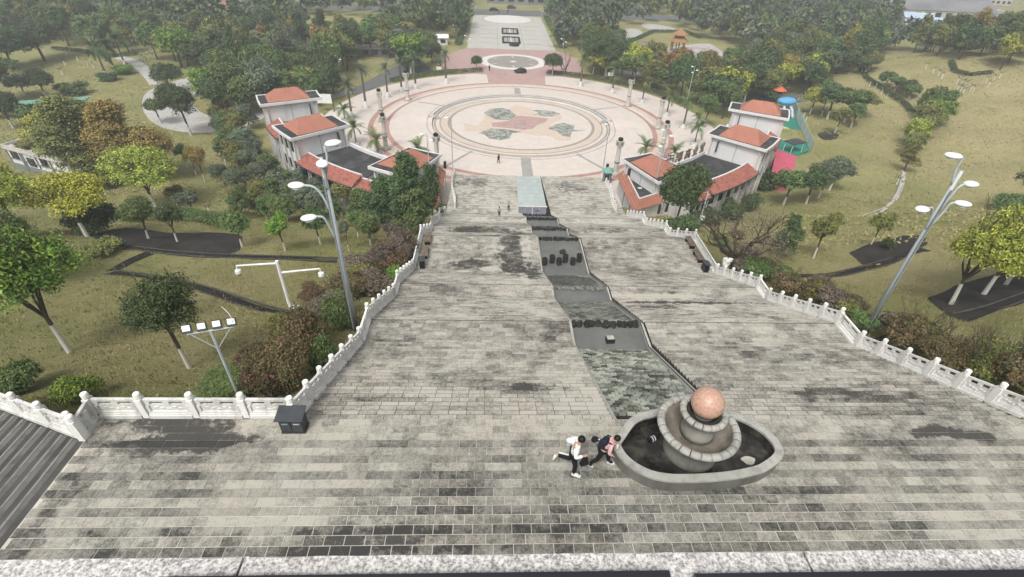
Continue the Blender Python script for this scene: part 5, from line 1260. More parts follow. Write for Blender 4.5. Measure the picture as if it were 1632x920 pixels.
for (u, v, vt, lab) in ((925, 137, 82, 'palm right of the plaza, nearest the pink court'), (975.5, 147.5, 96, 'palm right of the plaza, second from the pink court'), (1023, 164, 119, 'palm right of the plaza, third from the pink court'), (1062, 184, 140, 'palm right of the plaza, fourth from the pink court'), (1088, 205, 147, 'palm right of the plaza, fifth from the pink court'), (1108, 208, 178, 'palm right of the plaza at the building corner')):
    b = gz(u, v, .02); H = solve_h(b, vt+6); palm(b, H, 2.3, lab, 'olive' if u > 1020 and u < 1060 else 'green', n=13)
for (u, v, vt) in ((170, 122, 62), (183, 112, 60), (199, 103, 52)):
    b = gp(u, v); H = solve_h(b, vt+4); palm(b, H, 4.2, 'tall fan palm in the cluster on the upper left lawn, '+{170: 'front', 183: 'middle', 199: 'back'}[u]+' one', 'dark', False, 16)

# ------------------------------------------------------------------ woods beyond the plaza
def inpoly(u, v, P):
    c = False
    for i in range(len(P)):
        a, b = P[i], P[i-1]
        if (a[1] > v) != (b[1] > v) and u < (b[0]-a[0])*(v-a[1])/(b[1]-a[1])+a[0]: c = not c
    return c
W1 = [(-60, -40), (752, -40), (752, 74), (735, 84), (700, 110), (640, 124), (590, 126), (560, 114), (530, 156), (470, 165), (430, 182), (385, 180), (345, 140), (320, 118), (230, 92), (150, 78), (60, 72), (-60, 84)]
W2 = [(868, -40), (1700, -40), (1700, 62), (1632, 104), (1590, 116), (1530, 104), (1500, 92), (1440, 84), (1380, 90), (1340, 135), (1268, 158), (1210, 170), (1150, 185), (1110, 180), (1060, 150), (1000, 132), (930, 122), (905, 100), (884, 60)]
CLEAR = [[(470, 26), (625, 28), (612, 72), (490, 70)], [(975, 44), (1062, 34), (1110, 58), (1205, 86), (1205, 130), (1075, 126), (985, 106)], [(1422, -5), (1700, -5), (1700, 52), (1600, 64), (1500, 76), (1420, 80)],
         [(300, 2), (400, 2), (400, 38), (300, 34)], [(770, -40), (860, -40), (860, 80), (770, 80)], [(680, 66), (720, 66), (720, 90), (680, 90)], [(560, 96), (640, 92), (640, 142), (555, 146)]]
pts = []; cell = {}
def ok_spot(x, y, md):
    k = (int(x//8), int(y//8))
    for i in (-1, 0, 1):
        for j in (-1, 0, 1):
            for (a, b) in cell.get((k[0]+i, k[1]+j), ()):
                if (a-x)**2+(b-y)**2 < md*md: return False
    return True
for _ in range(26000):
    x, y = RNG.uniform(-330, 330), RNG.uniform(100, 345)
    if math.hypot(x-PC[0], y-PC[1]) < 47 or (abs(x) < 23 and y < 186) or (abs(x) < 17.5 and y < 262) or 251 < y < 271: continue
    u, v = proj((x, y, float(G(x, y))))
    if not (inpoly(u, v, W1) or inpoly(u, v, W2)) or any(inpoly(u, v, c) for c in CLEAR): continue
    md = 5.0 if y < 215 else 6.4
    if ok_spot(x, y, md): cell.setdefault((int(x//8), int(y//8)), []).append((x, y)); pts.append((x, y))
pts.sort(key=lambda q: q[1])
KIND = [('dark', 'dark green'), ('green', 'mid green'), ('olive', 'olive green'), ('bluish', 'grey-green'), ('autumn', 'ochre tinged'), ('yellowgreen', 'yellow-green')]
def pick(x):
    p_ = (.36, .30, .12, .14, .05, .03) if x < 0 else (.30, .26, .16, .16, .05, .07)
    return KIND[int(RNG.choice(6, p=p_))]
near_w = [q for q in pts if q[1] < 330][:235]; far_w = pts[235:]
for (x, y) in near_w:
    lv, word = pick(x); sh = random.choice(('round', 'round', 'tall', 'broad', 'round')); H = random.uniform(6, 11.5); W = random.uniform(6.5, 10.0)*(.85 if sh == 'tall' else 1)
    u_ = proj((x, y, 4.0))[0]; zone = ('at the upper left', 'above the left building', 'left of the avenue', 'right of the avenue', 'above the right building', 'behind the right hill')[int(np.digitize(u_, (260, 520, 810, 1050, 1290)))]
    plant('wood_tree', '%s %s tree in the wood %s' % (word, {'round': 'rounded', 'tall': 'slender', 'broad': 'spreading'}[sh], zone), 'tree', (x, y, float(G(x, y))-.1), H, W, sh, lv, .16, TRB, 'trees in the wood '+zone)
XLO = []
for i, shp in enumerate(('round', 'tall', 'broad', 'round')):
    me = crown_mesh('crown', 80+i, 46, 8, .17, shp, HR[shp], .17)
    V = np.zeros(len(me.vertices)*3, np.float32); me.vertices.foreach_get('co', V); a = np.zeros(len(me.vertices), np.float32); me.attributes['v'].data.foreach_get('value', a)
    XLO.append((V.reshape(-1, 3), a, HR[shp]))
for lv in ('dark', 'green', 'bluish'):
    VV, AA = [], []
    for j, (x, y) in enumerate(far_w):
        if ('dark', 'green', 'bluish')[(j*7+int(x)) % 3] != lv: continue
        V, a, hr = XLO[int(RNG.integers(4))]; th = RNG.uniform(0, 6.28); c_, s_ = math.cos(th), math.sin(th); W = RNG.uniform(3.4, 5.2); H = RNG.uniform(6, 11)
        q = np.stack([(V[:, 0]*c_-V[:, 1]*s_)*W+x, (V[:, 0]*s_+V[:, 1]*c_)*W+y, V[:, 2]*H/(2*hr)+.8+float(G(x, y))], -1); VV.append(q); AA.append(np.clip(a*.75+RNG.uniform(-.15, .35), 0, 1))
    VV = np.concatenate(VV); o = link('distant_wood', npmesh('distant_wood', VV, np.arange(len(VV)).reshape(-1, 4), L[lv], np.concatenate(AA)))
    tag(o, 'far mass of %s trees closing the view behind the park' % {'dark': 'dark green', 'green': 'mid green', 'bluish': 'grey-green'}[lv], 'wood', kind='stuff')
# clipped hedges along the plaza rim and the avenue
def hedge(name, line, w_, h_, leaves, label, dens=60, leaf=.11):
    n_ = len(line); V = []; A_ = []
    for i in range(n_-1):
        a, b = Vector(line[i]), Vector(line[i+1]); Ls = (b-a).length; m = int(Ls*dens)
        t = RNG.uniform(0, 1, m); off = RNG.uniform(-.5, .5, m)*w_; hh = h_*np.sqrt(RNG.uniform(.05, 1, m)); d = (b-a).normalized(); nx_, ny_ = -d.y, d.x
        px_ = a.x+(b.x-a.x)*t+nx_*off; py_ = a.y+(b.y-a.y)*t+ny_*off; pz_ = a.z+(b.z-a.z)*t+hh*(1-.35*(np.abs(off)/(w_/2))**2)
        p = np.stack([px_, py_, pz_], -1); nn = RNG.normal(size=(m, 3))+np.array([0, 0, .6]); nn /= np.linalg.norm(nn, axis=1)[:, None]
        tt = np.cross(nn, RNG.normal(size=(m, 3))); tt /= np.linalg.norm(tt, axis=1)[:, None]; bb = np.cross(nn, tt)
        V.append(np.stack([p-tt*leaf, p+bb*leaf*.6, p+tt*leaf, p-bb*leaf*.6], 1).reshape(-1, 3)); A_.append(np.repeat(RNG.uniform(0, 1, m), 4))
    V = np.concatenate(V)
    return tag(link(name, npmesh(name, V, np.arange(len(V)).reshape(-1, 4), L[leaves], np.concatenate(A_))), label, 'hedge')
arc = lambda r, a, b, n: [(PC[0]+r*math.cos(math.radians(a+(b-a)*k/n)), PC[1]+r*math.sin(math.radians(a+(b-a)*k/n)), 0) for k in range(n+1)]
hedge('hedge', arc(44.2, 102, 138, 20), 2.4, 1.1, 'dark', 'dark clipped hedge round the left back rim of the plaza', 110, .16)
hedge('hedge', arc(44.2, 78, 20, 30), 2.6, 1.1, 'dark', 'dark clipped hedge round the right back rim of the plaza', 110, .16)
hedge('hedge', [(-18, 186, 0), (-17, 250, 0)], 2.5, 1.4, 'dark', 'dark hedge along the left side of the avenue', 60, .25)
hedge('hedge', [(18, 186, 0), (17, 250, 0)], 2.5, 1.4, 'green', 'green hedge along the right side of the avenue', 60, .25)
px3 = lambda pts: [tuple(gp(u, v)) for u, v in pts]
hedge('hedge', px3([(185, 352), (235, 350), (300, 352), (345, 360), (378, 368)]), 1.8, 1.7, 'green', 'green hedge behind the round trees on the left soil bed', 420, .09)
hedge('hedge', px3([(1365, 100), (1380, 125), (1415, 150), (1440, 165), (1452, 180)]), 1.6, .8, 'dark', 'dark low hedge line climbing the right hill', 160, .14)
hedge('hedge', px3([(1515, 100), (1520, 115), (1545, 122), (1580, 118)]), 1.5, .9, 'dark', 'curved dark hedge round the lawn at the upper right', 120, .16)
hedge('hedge', px3([(85, 80), (130, 84), (180, 92), (220, 88)]), 1.5, 1.1, 'dark', 'dark hedge at the back of the upper left lawn', 120, .16)
hedge('hedge', px3([(500, 36), (540, 42), (575, 50), (600, 44)]), 2.5, 1.2, 'dark', 'curved dark hedge on the small lawn far left of the avenue', 60, .25)
hedge('hedge', px3([(1000, 70), (1040, 52), (1090, 52), (1115, 62)]), 1.8, 1.1, 'dark', 'dark hedge round the pond lawn by the pavilion', 90, .2)

# ------------------------------------------------------------------ lawn details: paths, soil beds, drains
P = lambda pts: [gp(u, v) for u, v in pts]
tag(drape('soil_bed', smooth_line(P([(150, 372), (200, 364), (300, 372), (380, 374), (385, 392), (370, 404), (340, 409), (250, 400), (190, 393), (160, 388)]), 3, True), M['soil'], .05, 1.0), kind='structure')
tag(drape('soil_bed', P([(1352, 404), (1400, 386), (1460, 374), (1478, 390), (1445, 408), (1376, 424)]), M['soil'], .05, 1.0), kind='structure')
tag(drape('soil_bed', P([(1477, 476), (1550, 448), (1640, 430), (1680, 450), (1640, 480), (1538, 514)]), M['soil'], .06, 1.0), kind='structure')
def drain(line, w_, nm='drain_channel', mat='drain'):
    ln = smooth_line(P(line), 6); s_ = link(nm, None); tag(s_, kind='structure')
    strip('channel_floor', ln, w_, M[mat], .05, s_)
    for sd_ in (-1, 1):
        off = []
        for i, q in enumerate(ln):
            t = ln[min(i+1, len(ln)-1)]-ln[max(i-1, 0)]; t = Vector((t.x, t.y)).normalized(); off.append((q.x-t.y*sd_*(w_/2+.05), q.y+t.x*sd_*(w_/2+.05), q.z+(.10 if sd_ < 0 else .06)))
        MB().tube(off, .07, 5).build('channel_edge', M['grime_shade'] if mat == 'drain' else M['concrete'], s_)
drain([(200, 395), (260, 402), (330, 408), (400, 411), (480, 413), (556, 416)], .5)
drain([(175, 436), (215, 440), (262, 447), (320, 461), (372, 478), (430, 496), (465, 502)], .6)
drain([(1262, 443), (1320, 441), (1372, 430), (1420, 417), (1475, 398)], .6)
drain([(1525, 506), (1580, 492), (1640, 470)], .5)
drain([(1400, 548), (1430, 538), (1462, 524)], .5)
drain([(1378, 345), (1410, 333), (1428, 315), (1438, 290), (1440, 272)], .45, 'pale_drain', 'path')
tag(strip('grass_gully', smooth_line(P([(180, 432), (205, 418), (240, 404)]), 4), .9, M['drain'], .05), kind='structure')
tag(strip('garden_path', smooth_line(P([(188, 92), (215, 100), (238, 120), (250, 135)]), 6), 3.0, M['path'], .06), kind='structure')
tag(drape('garden_path', smooth_line(P([(232, 150), (262, 135), (320, 120), (345, 128), (310, 150), (318, 178), (370, 190), (420, 178), (425, 186), (372, 208), (300, 212), (250, 200), (228, 175)]), 4, True), M['path'], .07, 2), kind='structure')
tag(drape('side_road', P([(556, 146), (640, 100), (668, 94), (690, 112), (650, 122), (600, 140), (566, 152)]), M['road'], .05, 3), kind='structure')
tag(strip('walkway', smooth_line(P([(392, 186), (450, 178), (510, 160), (560, 146)]), 5), 3.0, M['path'], .06), kind='structure')
tag(strip('walkway', smooth_line(P([(975, 112), (1000, 117), (1040, 122), (1062, 130)]), 5), 4.5, M['path'], .06), kind='structure')
tag(drape('walkway', P([(1110, 160), (1200, 150), (1285, 148), (1300, 160), (1225, 165), (1130, 176)]), M['road'], .05, 3), kind='structure')
tag(drape('kerb_circle', smooth_line(P([(1303, 214), (1318, 210), (1336, 214), (1332, 222), (1312, 223)]), 4, True), M['soil'], .05, 1), kind='structure')
# young whitewashed trunks in rows
SAP = []
for sd_ in range(2):
    mb = MB(); mb.tube([(0, 0, -.05), (0, 0, .5), (.02, 0, 1)], [.032, .028, .02], 6); SAP.append(mb.mesh('trunk', M['white_paint']))
    mb = MB(); r_ = random.Random(sd_)
    for k in range(7):
        a = r_.uniform(0, 6.28); mb.tube([(.02, 0, r_.uniform(.85, 1)), (.35*math.cos(a), .35*math.sin(a), r_.uniform(1.3, 1.9))], [.014, .004], 4)
    SAP.append(mb.mesh('twigs', M['bark']))
for grp, pts_, hh in (('row of young whitewashed trunks on the right hilltop lawn', [(1474, 111), (1486, 117), (1494, 122), (1500, 126), (1524, 134), (1531, 137), (1536, 140), (1524, 146), (1530, 147), (1534, 150), (1546, 146), (1550, 147), (1570, 133), (1574, 140), (1582, 130), (1592, 125)], 1.3),
                      ('young whitewashed trunks on the upper left lawn', [(72, 85), (107, 87), (125, 98), (140, 104), (150, 110), (104, 105), (100, 120), (76, 118), (222, 95), (228, 97), (238, 96), (246, 94), (232, 100)], 1.3),
                      ('whitewashed trunks beside the green court', [(1270, 165), (1268, 172), (1280, 188), (1283, 195), (1309, 185), (1356, 200), (1358, 193)], 1.4),
                      ('row of whitewashed trunks below the right hedge row', [(1372, 118), (1385, 138), (1395, 140), (1404, 150), (1412, 157), (1434, 300), (1428, 295), (1436, 283)], 1.2),
                      ('whitewashed trunks behind the left building', [(360, 262), (368, 275), (378, 285), (388, 296), (398, 305), (406, 314), (412, 322), (352, 250), (346, 240), (335, 343), (168, 310)], 1.1)):
    for i, (u, v) in enumerate(pts_):
        b = gp(u, v); t = thing('young_tree', 'bare young tree with whitewashed trunk '+' '.join(grp.split()[grp.split().index('trunks')+1:]), 'young tree', b, random.uniform(0, 6), grp)
        for me in (SAP[2*(i % 2)], SAP[2*(i % 2)+1]): o = link(me.name.split('.')[0], me, t); o.scale = (hh*1.1*2, hh*1.1*2, hh)

# ------------------------------------------------------------------ house on the left, green court, pavilion, far roofs
a, b_ = gp(26, 268), gp(128, 293); d = (b_-a); ang = math.atan2(d.y, d.x); Wd = Vector((d.x, d.y)).length; Hh = solve_h(a, 236)
t = thing('white_house', 'white house with grey framed walls and a flat concrete roof behind bushes on the left', 'house', a, ang)
zb = min(0, b_.z-a.z)-.3
MB().box((Wd/2, 4, (Hh+zb)/2), (Wd, 8, Hh-zb)).build('wall', M['plaster'], t)
MB().box((Wd/2, 4, Hh+.14), (Wd+.6, 8.6, .28)).build('flat_roof', M['concrete'], t)
for y in (-.1, 8.1): MB().box((Wd/2, y, Hh+.45), (Wd+.6, .22, .35)).build('parapet', M['concrete'], t)
for x in (-.1, Wd+.1): MB().box((x, 4, Hh+.45), (.22, 7.9, .35)).build('parapet', M['concrete'], t)
MB().box((Wd/2, -.04, zb/2+.55), (Wd+.05, .12, 1.1-zb)).build('grey_base', M['frame_grey'], t)
for x in (.15, 3.4, 3.9, 7.2, 10.5, Wd-.15): MB().box((x, -.06, (Hh+zb)/2), (.24, .16, Hh-zb)).build('grey_post', M['frame_grey'], t)
MB().box((Wd/2, -.05, Hh*.56), (Wd, .14, .16)).build('grey_rail', M['frame_grey'], t)
for x, z in ((1.9, Hh*.78), (5.6, Hh*.6), (9, Hh*.78)):
    o = MB().box((x, -.06, z), (1.7, .12, 1.35)).build('window', M['window'], t)
    MB().box((x, -.13, z), (.07, .04, 1.35)).build('mullion', M['frame_grey'], o)
for k in range(5): MB().box((3+2.2*k, 8.3, Hh+.3), (1.6, 2.4, .14), .02).build('roof_slab', M['path'], t)
for i, (x, h_) in enumerate(((2.2, .6), (4.0, .9))): plant('roof_plant', ('olive creeper growing on the left end of the white house roof', 'taller olive creeper growing on the white house roof')[i], 'plant', a+Matrix.Rotation(ang, 3, 'Z') @ Vector((x, 1.5, Hh+.2)), 1.2*h_+.4, 3.2, 'bush', 'olive', 0, None)
b = gp(45, 186)
t = thing('dark_canopy', 'long dark green canopy roof under the flat trees at the left edge', 'canopy', b, .35)
MB().box((0, 0, 2.6), (22, 3.4, .18)).build('roof', M['greenroof'], t)
for x in (-9, -3, 3, 9): MB().tube([(x, 0, -1), (x, 0, 2.6)], .09, 6).build('post', M['darkgrey'], t)
# green court
crt = tag(link('green_court', None), kind='structure')
cp = [gz(u, v, .05) for u, v in ((1238, 262), (1289, 240), (1286, 225), (1263, 170), (1246, 170), (1236, 205))]
mb = MB(); mb.prism([(q.x, q.y) for q in cp], -.3, .06); mb.build('court_floor', M['turf'], crt)
for (u, v, r) in ((1243, 205, 2.2), (1249, 217, 2.6)):
    q = gz(u, v, .07); disc('court_circle', (q.x, q.y), 0, r, M['yellow'], crt, .072, 24); disc('court_ring', (q.x, q.y), r*.35, r*.6, M['plaza_white'] if v > 210 else M['yellow'], crt, .077, 24)
q = gz(1259, 211, .07); disc('court_dot', (q.x, q.y), 0, .6, M['plaza_white'], crt, .072, 16)
fa, fb = gz(1261, 172, 0), gz(1291, 242, 0); t = thing('mesh_fence', 'pale green mesh fence along the right side of the green court', 'fence', fa)
n_ = 8; dv = (fb-fa)
for k in range(n_+1): q = dv*(k/n_); MB().tube([(q.x, q.y, 0), (q.x, q.y, 2.3)], .05, 5).build('post', M['frame_grey'], t)
for k in range(n_):
    q = dv*((k+.5)/n_); MB().box((q.x, q.y, 1.2), (dv.length/n_-.12, .04, 2.1), math.atan2(dv.y, dv.x)).build('mesh_panel', M['mesh'], t)
q = gz(1247, 182, .05); t = thing('play_slide', 'blue domed play house with pale slides on the green court', 'play equipment', (q.x, q.y, .06))
MB().ellipsoid((0, 0, 3.0), (2.3, 1.5, .9), 14, 8).build('dome_roof', M['blue'], t)
for x in (-1.2, 1.2): MB().tube([(x, 0, 0), (x, 0, 2.8)], .1, 6).build('post', M['blue'], t)
for s in (-.6, .7): MB().tube(smooth_line([(s, -.4, 2.2), (s*1.4, -1.6, 1.5), (s*1.2, -2.8, .5), (s*1.2, -3.4, .3)], 4), .32, 8).build('slide', M['steelroof'], t)
MB().box((0, 0, 1.6), (2.6, 1.3, .15)).build('deck', M['orange'], t)
pr = [gz(u, v, 3.0) for u, v in ((1230, 274), (1262, 283), (1270, 250), (1237, 238))]; cc = sum(pr, Vector())/4
t = thing('pink_shed', 'flat pink roofed shed beside the green court and the right building', 'shed', (cc.x, cc.y, 0))
MB().prism([(q.x-cc.x, q.y-cc.y) for q in pr][::-1], 2.9, 3.05).build('roof', M['pink'], t)
MB().prism([((q.x-cc.x)*.94, (q.y-cc.y)*.94) for q in pr][::-1], -.3, 2.88).build('wall', M['pink'], t)
q = gz(1262, 241, .06); t = thing('dark_canopy', 'small dark flat canopy between the pink shed and the green court', 'canopy', (q.x, q.y, .0), .4)
MB().box((0, 0, 2.0), (3.6, 2.4, .15)).build('roof', M['darkgrey'], t)
for x in (-1.5, 1.5):
    for y in (-.9, .9): MB().tube([(x, y, 0), (x, y, 2)], .06, 5).build('post', M['white_paint'], t)
q = gz(1236, 163, 0); t = thing('orange_umbrella', 'orange play canopy behind the far tower of the right building', 'canopy', (q.x, q.y, 0)); MB().lathe([(1.8, 3.0), (.1, 4.0)], 8).build('roof', M['orange'], t); MB().tube([(0, 0, 0), (0, 0, 3.4)], .06, 5).build('post', M['darkgrey'], t)
# pavilion court
pcs = tag(link('pavilion_court', None), kind='structure')
drape('court_floor', smooth_line([gz(u, v, 0) for u, v in ((1056, 80), (1085, 73), (1130, 70), (1150, 82), (1184, 94), (1165, 100), (1120, 92), (1062, 86))], 4, True), M['path'], .05, 4, pcs)
q = gz(1116, 81.5, .06); disc('pink_ring', (q.x, q.y), 3.2, 6.6, M['plaza_pink'], pcs, .062, 32)
drape('curved_path', smooth_line([gz(u, v, 0) for u, v in ((984, 50), (1010, 46), (1024, 52), (1016, 62), (1006, 68), (1020, 74), (1006, 76), (992, 68))], 4, True), M['path'], .05, 4, pcs)
drape('upper_path', smooth_line([gz(u, v, 0) for u, v in ((1024, 38), (1050, 40), (1080, 47), (1070, 50), (1030, 46))], 4, True), M['path'], .05, 4, pcs)
br0, br1 = gz(1016, 72, 0), gz(1062, 76, 0); d = br1-br0
t = thing('red_bridge', 'long low red footbridge leading to the pavilion', 'bridge', br0, math.atan2(d.y, d.x))
MB().box((d.length/2, 0, .35), (d.length, 2.4, .3)).build('deck', M['plaza_band'], t)
for y in (-1.2, 1.2):
    for k in range(12): MB().box((d.length*(k+.5)/12, y, .85), (.15, .12, .9)).build('rail_post', M['greyroof'], t)
    MB().box((d.length/2, y, 1.2), (d.length, .1, .12)).build('rail', M['greyroof'], t)
q = gz(1078, 83, 0); t = thing('pavilion', 'two-tiered red and ochre pavilion with open columns on the far right court', 'pavilion', (q.x, q.y, 0))
MB().lathe([(3.2, 0), (3.2, .4)], 6).build('base', M['path'], t)
for k in range(6): MB().tube([(2.3*math.cos(PI/3*k), 2.3*math.sin(PI/3*k), .4), (2.3*math.cos(PI/3*k), 2.3*math.sin(PI/3*k), 3.6)], .18, 8).build('column', M['redpent'], t)
MB().lathe([(3.7, 3.5), (3.5, 3.7), (2.0, 4.6)], 6).build('lower_roof', M['gold'], t); MB().lathe([(1.7, 4.5), (1.7, 5.6)], 6).build('upper_wall', M['redpent'], t); MB().lathe([(3.0, 5.5), (2.7, 5.8), (1.0, 6.8), (.2, 7.6)], 6).build('upper_roof', M['gold'], t)
# buildings and roofs at the top of the picture
def far_block(u, v, w_, d_, h_, rz, label, wall='plaster', roof='greyroof', rows=1, cols=6, gable=False, name='far_building', z=0):
    q = gz(u, v, z); t = thing(name, label, 'building', (q.x, q.y, z), rz)
    MB().box((0, 0, h_/2), (w_, d_, h_)).build('wall', M[wall], t)
    if gable:
        mb = MB(); x, y = w_/2+.5, d_/2+.5
        mb.add([(-x, -y, h_), (x, -y, h_), (x, y, h_), (-x, y, h_), (-x, 0, h_+d_*.22), (x, 0, h_+d_*.22)], [(0, 1, 5, 4), (2, 3, 4, 5), (0, 4, 3), (1, 2, 5), (3, 2, 1, 0)]); mb.build('roof', M[roof], t)
    else: MB().box((0, 0, h_+.15), (w_+.8, d_+.8, .3)).build('roof', M[roof], t)
    for r_ in range(rows):
        for c_ in range(cols): MB().box((-w_/2+w_*(c_+.5)/cols, -d_/2-.03, h_*(r_+.55)/rows), (w_/cols*.55, .1, h_/rows*.5)).build('window', M['window'], t)
    return t
far_block(822, 5.5, 30, 8, 4, 0, 'long grey shop front closing the far end of the avenue', 'greyroof', 'darkgrey', 1, 6)
far_block(895, 7, 16, 8, 5, 0, 'grey shop house at the far right end of the avenue', 'concrete', 'greyroof', 1, 4)
far_block(712, 6, 22, 8, 5, .05, 'pale shop house at the far left end of the avenue', 'plaster', 'path', 1, 5)
far_block(1480, 28, 52, 22, 4.5, -.12, 'wide grey sheet roofed hall at the top right', 'concrete', 'greyroof', 1, 10, True)
far_block(1455, 40, 12, 9, 3.5, -.3, 'shed with a pale blue sheet roof at the top right', 'plaster', 'steelroof', 1, 3, True); far_block(1484, 44, 9, 6, 3, -.3, 'smaller pale blue roofed shed at the top right', 'plaster', 'steelroof', 1, 2, True)
far_block(1430, 5, 26, 9, 5, -.1, 'cream building at the top right corner above the grey hall', 'plaster', 'path', 1, 6); far_block(1560, 6, 34, 9, 6, -.1, 'long pale house row at the top right corner', 'concrete', 'path', 2, 10)
far_block(1575, 30, 9, 6, 4, -.2, 'small pale house among the bushes at the top right', 'plaster', 'path', 1, 3); far_block(1330, 5, 18, 8, 6, -.1, 'pale house behind the wood at the top right', 'plaster', 'path', 2, 5)
far_block(328, 8, 12, 8, 5, .2, 'white house behind the wood at the top left', 'plaster', 'path', 2, 4); far_block(355, 26, 10, 8, 3.4, .3, 'small house with a red roof in the left wood', 'plaster', 'redroof', 1, 3, True); far_block(375, 14, 12, 6, 4, .2, 'pale house with white columns behind the left wood', 'concrete', 'path', 1, 5)
q = gz(699, 73, 0); far_block(699, 70, 6, 4, 2.2, .1, 'white tent roofed hut between the trees left of the pink court', 'plaster', 'white_paint', 1, 2, True, 'hut')
q = gz(592, 88, 0); far_block(592, 88, 11, 4, 2.2, .1, 'long grey roofed shelter in the trees by the dark road', 'greyroof', 'concrete', 1, 4, False, 'shelter')
# notice boards
for (u, v, s, lab) in ((700, 117, 1, 'white notice board in the hedge left of the pink court'), (972, 126, 1, 'white notice board in the hedge right of the plaza'), (520, 178, 2.2, 'tall dark framed notice board behind the left building')):
    b = gp(u, v); t = thing('notice_board', lab, 'sign', b)
    for x in (-.8*s, .8*s): MB().box((x, 0, .9*s), (.1*s, .1*s, 1.8*s)).build('post', M['darkgrey'], t)
    MB().box((0, 0, 1.25*s), (1.5*s, .08, .9*s)).build('board', M['white_paint'], t)
def car(u, v, rz, mat, label):
    q = gz(u, v, .06); t = thing('parked_car', label, 'car', (q.x, q.y, .06), rz)
    mb = MB(); pr_ = [(-2.2, .35), (-2.2, .85), (-1.6, .95), (-1.1, 1.42), (.5, 1.45), (1.1, .98), (2.1, .85), (2.2, .35)]
    n = len(pr_); mb.add([(x, -.85, z) for x, z in pr_]+[(x, .85, z) for x, z in pr_], [tuple(range(n)), tuple(range(2*n-1, n-1, -1))]+[(i, (i+1) % n, n+(i+1) % n, n+i) for i in range(n)]); mb.build('body', mat, t)
    MB().prism([(-1.35, -.87), (.8, -.87), (.8, .87), (-1.35, .87)], .98, 1.36).build('glass', M['window'], t)
    for x in (-1.35, 1.35):
        for y in (-.85, .85): MB().tube([(x, y-.1, .32), (x, y+.1, .32)], .32, 10).build('wheel', M['black'], t)
car(787, 17.5, 0, M['black'], 'dark car on the road at the far left of the avenue end')
car(815, 14, 0, M['darkgrey'], 'grey car on the far road beyond the avenue')

